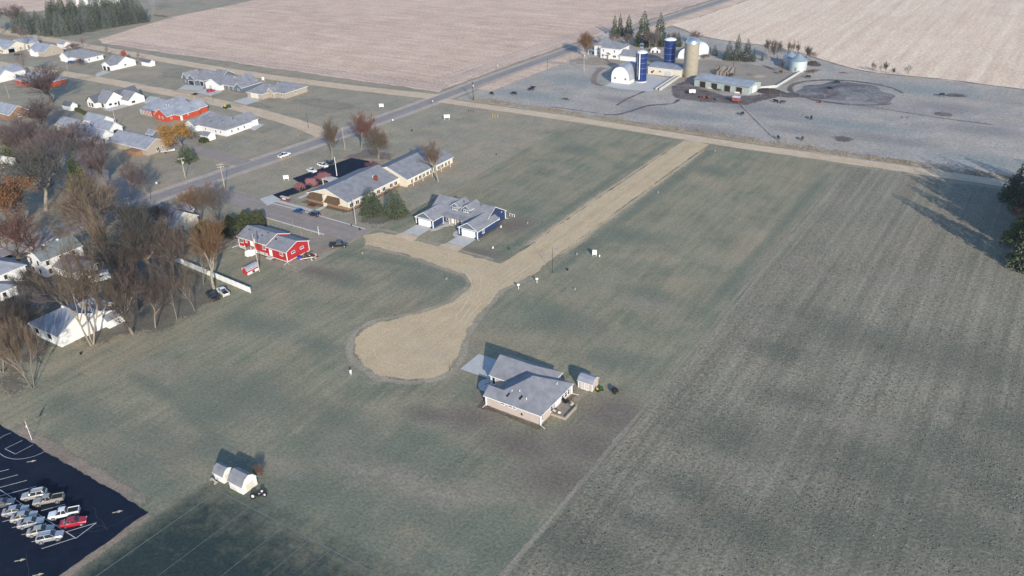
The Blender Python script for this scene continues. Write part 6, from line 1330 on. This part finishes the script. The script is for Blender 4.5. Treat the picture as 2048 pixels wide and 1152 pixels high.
# swing set, junk piles, wood pile
o = empty('swing_set', (*g(270,598), 0), 'wooden play frame with blue slide among the bare trees', 'play frame', None, rad(40))
for x in (-1.6,1.6):
    for y_ in (-.8,.8): MB().tube((x,y_,0),(x,0,2.3),.07,n=5).build('leg', M['pole'], o)
MB().tube((-1.7,0,2.3),(1.7,0,2.3),.07,n=5).build('beam', M['pole'], o); MB().extr([(1.7,1.4),(1.7,1.5),(3.6,.3),(3.6,.2)],'y',-.3,.3).build('slide', M['bluep'], o)
def junk(name, px, py, label, n, rx, ry, cols, seed, hmax=.8, cat='junk pile'):
    o = empty(name, (*g(px, py), 0), label, cat); r = random.Random(seed)
    for i in range(n):
        x, y_ = r.uniform(-rx,rx), r.uniform(-ry,ry); k = r.random(); a = r.uniform(0,3.14); L = r.uniform(.4,1.6); hh = r.uniform(.1,hmax)*max(.2,1-abs(x)/rx*.6)
        mb = MB(); mb.box(-L/2,L/2,-r.uniform(.1,.4),r.uniform(.1,.4),0,hh); q = mb.build('debris', M[cols[i % len(cols)]], o, (x,y_,0)); q.rotation_euler = (r.uniform(-.25,.25),r.uniform(-.25,.25),a)
    return o
junk('scrap_pile',618,514,'pile of boards, brush and scrap at the end wall of the red house',46,2.6,2.0,('wood','brown','rust','cream','dark','hedgeleaf','wood','brick'),3,.7)
o = empty('blue_barrel', (*g(599,518), 0), 'blue plastic tub beside the scrap pile', 'tub'); MB().lathe([(.35,0),(.6,.1),(.62,.8),(.5,.85)],14).build('body', M['bluep'], o); MB().lathe([(.64,.78),(.64,.86),(.3,.9)],14).build('lid', M['bluep'], o)
o = empty('white_plank', (*g(614,521), 0), 'long white board lying across the scrap pile', 'board', None, rad(50)); MB().box(-2.0,2.0,-.18,.18,.75,.85).build('board', M['trim'], o); MB().box(-1.8,-1.6,-.2,.2,.6,.75).build('batten', M['wood'], o)
for i, (px, py) in enumerate(((497,511),(504,510),(508,507))):
    o = empty('covered_boat_seat', (*g(px, py), 0), ('leftmost','middle','rightmost')[i]+' of the white covered bundles leaning by the red house wall', 'bundle', 'white bundles by the red house'); MB().extr([(-.6,0),(-.3,1.4),(0,1.8),(.3,1.4),(.6,0)],'y',-.9,.9).build('cover', M['trim'], o); MB().box(-.55,.55,-.92,.92,0,.08).build('pallet', M['wood'], o)
junk('machinery_heap',1418,196,'rusty red farm machinery heap in the muddy yard before the pole barn',24,4.5,2.0,('rust','rust','dustyred','dark','wood'),4,1.6,'farm machinery')
o = empty('feed_wagon', (*g(1472,204), 0), 'pinkish-red box wagon in the mud before the pole barn', 'wagon', None, rad(-5)); MB().box(-1.6,1.6,-1.2,1.2,.7,2.4).build('box', M['dustyred'], o); MB().box(-1.7,1.7,-1.3,1.3,2.4,2.5).build('roof', M['trim'], o)
for x in (-1.1,1.1):
    for s in (-1,1): MB().tube((x,s*1.0,.38),(x,s*1.25,.38),.38,n=12).build('wheel', M['tyre'], o)
o = empty('tank_trailer', (*g(1385,188), 0), 'white tank trailer in the muddy yard left of the machinery', 'trailer', None, rad(20)); MB().tube((-1.6,0,1.3),(1.4,0,1.3),.95,n=14).build('tank', M['trim'], o); MB().box(-3.2,1.8,-.5,.5,.4,.55).build('chassis', M['dark'], o); MB().tube((0,0,2.2),(0,0,2.5),.3,n=10).build('hatch', M['metal'], o)
for s in (-1,1): MB().tube((.2,s*.8,.45),(.2,s*1.05,.45),.45,n=14).build('wheel', M['tyre'], o)
for i, (px, py) in enumerate(((1420,178),(1474,187),(1437,181))):
    o = empty('feed_trough', (*g(px, py), 0), ('pale feed trough at the left openings of the pole barn','pale feed trough at the right openings of the pole barn','green feed trough at the middle of the pole barn wall')[i], 'trough'); MB().extr([(-.5,.7),(-.35,.2),(.35,.2),(.5,.7),(.4,.7),(.28,.3),(-.28,.3),(-.4,.7)],'x',-1.2,1.2).build('tub', M[('cream','trim','green')[i]], o)
    for x in (-.9,.9): MB().box(x-.06,x+.06,-.3,.3,0,.2).build('leg', M['metal'], o)
mound('soil_heap', g(1627,130), 4.2, 2.6, 1.9, M['soil'], 5, 20, 5); mound('silage_heap', g(1513,152), 5, 3.2, 1.0, M['wood'], 6, 20, 5); mound('muck_heap', g(1539,184), 7, 4, 1.6, M['soil'], 7, 24, 5)
for i, (px, py) in enumerate(((1131,199),(1740,150),(1641,206),(1808,236),(1686,146))):
    junk('brush_heap', px, py, ('rust-brown brush heap in the near pasture left of the mud tracks','pale heap at the edge of the stubble field','red-brown scrap beside the cows right of the pole barn','pale stony heap by the line across the pasture','reddish heap by the wall end near the grain bin')[i], 9, 2.2, 1.2, (('rust','dark'),('wood','greybox'),('rust','dustyred'),('wood','greybox'),('dustyred','rust'))[i], 10+i, .6, 'heap')
# concrete yard wall running from the pole barn to the grain bin
wp = gp((1519,178),(1553,175),(1600,146)); o = empty('yard_wall', (*wp[1], 0), 'low concrete wall bending from the pole barn to the grain bin', 'wall')
for i, (a, b_) in enumerate(zip(wp, wp[1:])):
    pts = band([a, b_], .4); MB().prism([(x-wp[1][0], y-wp[1][1]) for x, y in pts], 0, 1.2).build('wall_section', M['concrete'], o)
# wire fences of the pasture
def wfence(label, pts, step=9.0, h=1.3):
    o = empty('wire_fence', (*pts[0], 0), label, 'fence'); P = [Vector(p) for p in pts]; pm = MB().tube((0,0,0),(0,0,h),.07,n=5).mesh('post', M['pole']); x0, y0 = pts[0]; wire = MB()
    for a, b_ in zip(P, P[1:]):
        n = max(1, int((b_-a).length/step))
        for i in range(n): c = a.lerp(b_, i/n); link('post', pm, o, (c.x-x0, c.y-y0, 0))
        for z in (.5, 1.0): wire.tube((a.x-x0,a.y-y0,z),(b_.x-x0,b_.y-y0,z),.015,n=3)
    wire.build('wire', M['metal'], o)
wfence('wire fence on posts along the north side of the gravel road', [(-240,329),(-180,328.5),(-115,327.5),(-50,329),(10,330.5)]); wfence('wire fence with posts down the pasture from the red wagon', gp((1476,206),(1500,230),(1546,276)), 7); wfence('wire fence by the mud yard right of the pole barn', gp((1521,193),(1600,192),(1700,200)), 8)
wfence('wire fence across the far pasture', gp((1645,204),(1760,216),(1890,238),(2040,257)), 10)
# ------------------------------------------------------------------ cattle
def cow_mesh(col):
    V = Vector
    J = [(-1.05,0,1.22,.30),(-.55,0,1.18,.40),(.1,0,1.12,.44),(.65,0,1.2,.38),(.98,0,1.33,.24),(1.25,0,1.42,.17),(1.55,0,1.28,.12)]
    def build(graze):
        mb = MB(); n = 10; j = list(J)
        if graze: j[4:] = [(.98,0,1.15,.24),(1.28,0,.80,.17),(1.52,0,.42,.12)]
        rings = []
        for i, (x, y_, z, r) in enumerate(j):
            d = V(j[min(i+1,6)][:3])-V(j[max(i-1,0)][:3]); d.normalize(); a = V((0,1,0)); b_ = d.cross(a); rings.append([tuple(V((x,y_,z))+(a*math.cos(2*math.pi*k/n)*.82+b_*math.sin(2*math.pi*k/n)*1.05)*r) for k in range(n)])
        ring_loft(mb, rings)
        for sx, kn in ((.62,-.05),(-.85,.12)):
            for s in (-1,1):
                mb.tube((sx,s*.22,1.0),(sx+kn*-1.0,s*.24,.52),.16,.085,n=6); mb.tube((sx+kn*-1.0,s*.24,.54),(sx,s*.24,.06),.085,.06,n=6); mb.tube((sx,s*.24,.08),(sx+.04,s*.24,0),.075,.09,n=6)
        hd = V(j[5][:3]); 
        for s in (-1,1): mb.tube((hd.x+.02,s*.1,hd.z+.08),(hd.x-.06,s*.36,hd.z+.04),.08,.03,n=5)
        mb.tube((-1.3,0,1.3),(-1.42,0,.55),.04,.03,n=5); mb.tube((-1.42,0,.58),(-1.42,0,.40),.05,.02,n=5)
        return mb.mesh('cow', M[col], True)
    return build(False), build(True)
CW = {'cow': cow_mesh('cow'), 'cowred': cow_mesh('cowred')}
for px, py, gz, hd, col, lb in ((1028,190,1,20,'cow','black cow grazing nearest the gravel road corner, right of another'),(984,190,1,160,'cow','black cow grazing nearest the highway in the pasture'),(1066,179,0,10,'cow','black cow standing in front in the pair near the arched barn'),(1062,182,1,200,'cow','black cow behind in the pair near the arched barn'),(1484,231,1,80,'cow','black cow standing alone below the red wagon'),(1556,279,1,120,'cow','black cow near the gravel road in the middle pasture, left'),(1604,281,1,90,'cowred','dark reddish cow near the gravel road, right of the black one'),(1622,239,1,95,'cow','black cow standing alone in the middle of the pasture'),(1660,181,0,185,'cow','black cow at the front of the spoil mound'),(1673,168,1,20,'cow','black cow on top of the spoil mound'),(1616,157,1,30,'cow','black cow beside the yard wall below the grain bin'),(1551,206,0,175,'cow','black cow broadside right of the red wagon'),(1565,208,0,10,'cowred','red-brown cow beside the broadside black cow'),(1883,193,1,40,'cow','black cow far right in the open pasture')):
    o = link('cow', CW[col][gz], None, (*g(px, py), .03), rad(hd)); o.scale = (1.05,)*3; tag(o, lb, 'cow', 'cattle in the pasture')
# ------------------------------------------------------------------ drives and walks
def slabs(name, x0, x1, y0, y1, nx, ny, m='concrete'):
    o = sheet(name, [(x0-.04,y0-.04),(x1+.04,y0-.04),(x1+.04,y1+.04),(x0-.04,y1+.04)], .071, M['soil'])
    dx, dy = (x1-x0)/nx, (y1-y0)/ny; me = MB().box(.03,dx-.03,.03,dy-.03,.05,.13).mesh('concrete_slab', M[m])
    for i in range(nx):
        for j in range(ny): link('concrete_slab', me, o, (x0+i*dx, y0+j*dy, 0))
    return o
slabs('driveway',-104.3,-94.5,130.3,137.9,3,2); slabs('driveway',-167.2,-161.0,185.4,192.2,2,2); slabs('driveway',-149.9,-143.4,185.6,192.2,2,2)
sheet('gravel_apron',[(-168,181),(-160,181),(-161,185.3),(-167.2,185.3)],.067,G['gravel2'],(1,.2),71); sheet('gravel_apron',[(-151,180.6),(-142.6,180.4),(-143.4,185.5),(-149.9,185.5)],.067,G['gravel2'],(1,.2),72)
for nm, pts, wd in (('front_walk',[(-95.5,130),(-96.4,128.4),(-95.4,126.8),(-93,126.6)],1.6),('front_walk',[(-160.5,190.6),(-159.2,192.5),(-158.9,195.5),(-157.6,196.7)],1.5),('front_walk',[(-150.4,191.0),(-152.0,192.6),(-152.2,195.5),(-152.8,196.7)],1.4),('sidewalk',[(-228,184.4),(-216,184.2),(-207,183.9)],1.5),('front_walk',[(-205.6,183.0),(-205.5,189.0)],1.4),('sidewalk',[(-219.5,190),(-218.8,205),(-217,214)],1.4)):
    mb = MB(); mb.prism(band(smooth(pts,4),wd),.03,.10); tag(mb.build(nm, M['concrete']), kind='structure')
for p in (gp((370,170),(409,172),(404,182),(355,179)),gp((417,176),(446,183),(420,192),(392,185)),gp((496,194),(523,201),(492,210),(466,203)),gp((190,149),(206,141),(222,144),(196,154)),gp((283,203),(300,192),(322,196),(292,208)),gp((398,232),(418,222),(430,226),(410,240)),gp((499,256),(512,245),(528,250),(508,262))): sheet('driveway', p, .062, M['concrete'])
for p in (gp((355,179),(404,182),(392,191),(340,184)),gp((392,185),(420,192),(405,197),(375,190)),gp((466,203),(492,210),(480,216),(452,208)),gp((196,154),(178,160),(165,157),(184,149))): soft('gravel_apron', p, .061, G['gravel2s'], 1.0, 1.2, .2, 75)
# lawns of young turf beyond
for i,(c,rx,ry) in enumerate((((-330,268),10,3),((-420,290),12,5),((-300,285),16,6),((-300,240),9,4))): patch('dead_turf', c, rx, ry, .05+.002*i, G['dead'], 90+i)
# ------------------------------------------------------------------ burning pile and smoke
bx, by = g(312,32)
o = empty('burning_pile', (bx, by, 0), 'low smouldering brush pile at the edge of the field beyond the windbreak', 'brush pile')
r = random.Random(8)
for i in range(40):
    a = r.uniform(0,3.14); x = r.uniform(-3,14); mb = MB(); mb.tube((x-math.cos(a)*1.5,-math.sin(a)*.8,r.uniform(.1,.8)),(x+math.cos(a)*1.5,math.sin(a)*.8,r.uniform(.2,1.4)),.14,.06,n=4); mb.build('branch', M['barkdk' if i%3 else 'rust'], o)
m = bpy.data.materials.new('smoke'); m.use_nodes = True; nt = m.node_tree; nt.nodes.remove(nt.nodes['Principled BSDF']); pv = nt.nodes.new('ShaderNodeVolumePrincipled'); pv.inputs['Color'].default_value = (.80,.86,.95,1); 
nz = noise(nt, coords(nt, (1,1,.45)), .22, 4, .6, .6); k = nt.nodes.new('ShaderNodeMapRange'); k.inputs['From Min'].default_value = .42; k.inputs['From Max'].default_value = .75; k.inputs['To Max'].default_value = .22; nt.links.new(nz, k.inputs['Value']); nt.links.new(k.outputs[0], pv.inputs['Density']); nt.links.new(pv.outputs[0], nt.nodes['Material Output'].inputs['Volume'])
mb = MB(); rg = []
for i in range(9):
    t = i/8; rr = .8+3.6*t; cx, cyy, cz = -7*t-1.5*math.sin(t*5), 5*t, .6+17*t; rg.append([(cx+rr*math.cos(2*math.pi*q/12), cyy+rr*math.sin(2*math.pi*q/12), cz) for q in range(12)])
ring_loft(mb, rg); o = mb.build('smoke', m, None, (bx-1, by, 0)); tag(o, 'thin bluish smoke drifting up from the smouldering brush pile', 'smoke', kind='stuff')
# ------------------------------------------------------------------ rough growth: tufts standing on the hay field and the lots
def tufts(name, n, box, seed, h, w_, m, z, keep=None, lean=.35):
    r = np.random.default_rng(seed); x = r.uniform(box[0], box[1], n); y = r.uniform(box[2], box[3], n)
    cl = np.sin(x*.21+1.3*np.sin(y*.13))+np.sin(y*.17+1.7*np.sin(x*.09))+.8*np.sin(x*.55+y*.31)
    k = r.uniform(-2.2, 2.4, n) < cl
    if keep is not None: k &= keep(x, y)
    x, y = x[k], y[k]; n = len(x); a = r.uniform(0, 6.28, n); hh = h*r.uniform(.5, 1.4, n); ww = w_*r.uniform(.6, 1.4, n)
    V = []
    for q in range(3):
        t = a+q*2.094; V.append(np.stack([x+ww*np.cos(t), y+ww*np.sin(t), np.full(n, z)], 1))
    V.append(np.stack([x+r.normal(size=n)*ww*lean, y+r.normal(size=n)*ww*lean, z+hh], 1)); V = np.stack(V, 1).reshape(-1, 3)
    b = np.arange(n)[:, None]*4; F = np.concatenate([b+np.array([[0, 1, 3]]), b+np.array([[1, 2, 3]]), b+np.array([[2, 0, 3]])], 0)
    o = link(name, npmesh(name, V, F, m)); return tag(o, kind='stuff')
G['tuft'] = grass('hay_clump', (.125,.13,.095), (.185,.18,.14), (.28,.255,.20), .02, .3, 2.0, None, (.19,.165,.13), (.5,.7), 0, .1)
o = tufts('hay_growth', 50000, (-59, 22, 52, 311), 3, .13, .20, G['tuft'], .03); tag(o, 'rough clumpy growth of the frosted hay field right of the lots', 'grass')
G['weedtuft'] = grass('dry_weed_blade', (.24,.19,.13), (.32,.26,.18), (.40,.34,.25), .05, .3, 2.0, None, None, (.5,.7), 0, .1)
o = tufts('roadside_weeds', 9000, (-246, 20, 321.8, 327.4), 5, .45, .2, G['weedtuft'], .04); tag(o, 'tall dry weeds along the north side of the gravel road', 'weeds')

# ------------------------------------------------------------------ morning haze
m = bpy.data.materials.new('morning_haze'); m.use_nodes = True; nt = m.node_tree; nt.nodes.remove(nt.nodes['Principled BSDF']); pv = nt.nodes.new('ShaderNodeVolumePrincipled')
pv.inputs['Color'].default_value = (.86,.88,.95,1); pv.inputs['Density'].default_value = .00009; pv.inputs['Anisotropy'].default_value = .2; nt.links.new(pv.outputs[0], nt.nodes['Material Output'].inputs['Volume'])
o = MB().box(-3100,3100,-1600,3600,-1.2,113).build('haze', m); tag(o, kind='stuff'); o['label'] = 'thin bluish morning haze lying over the whole scene'
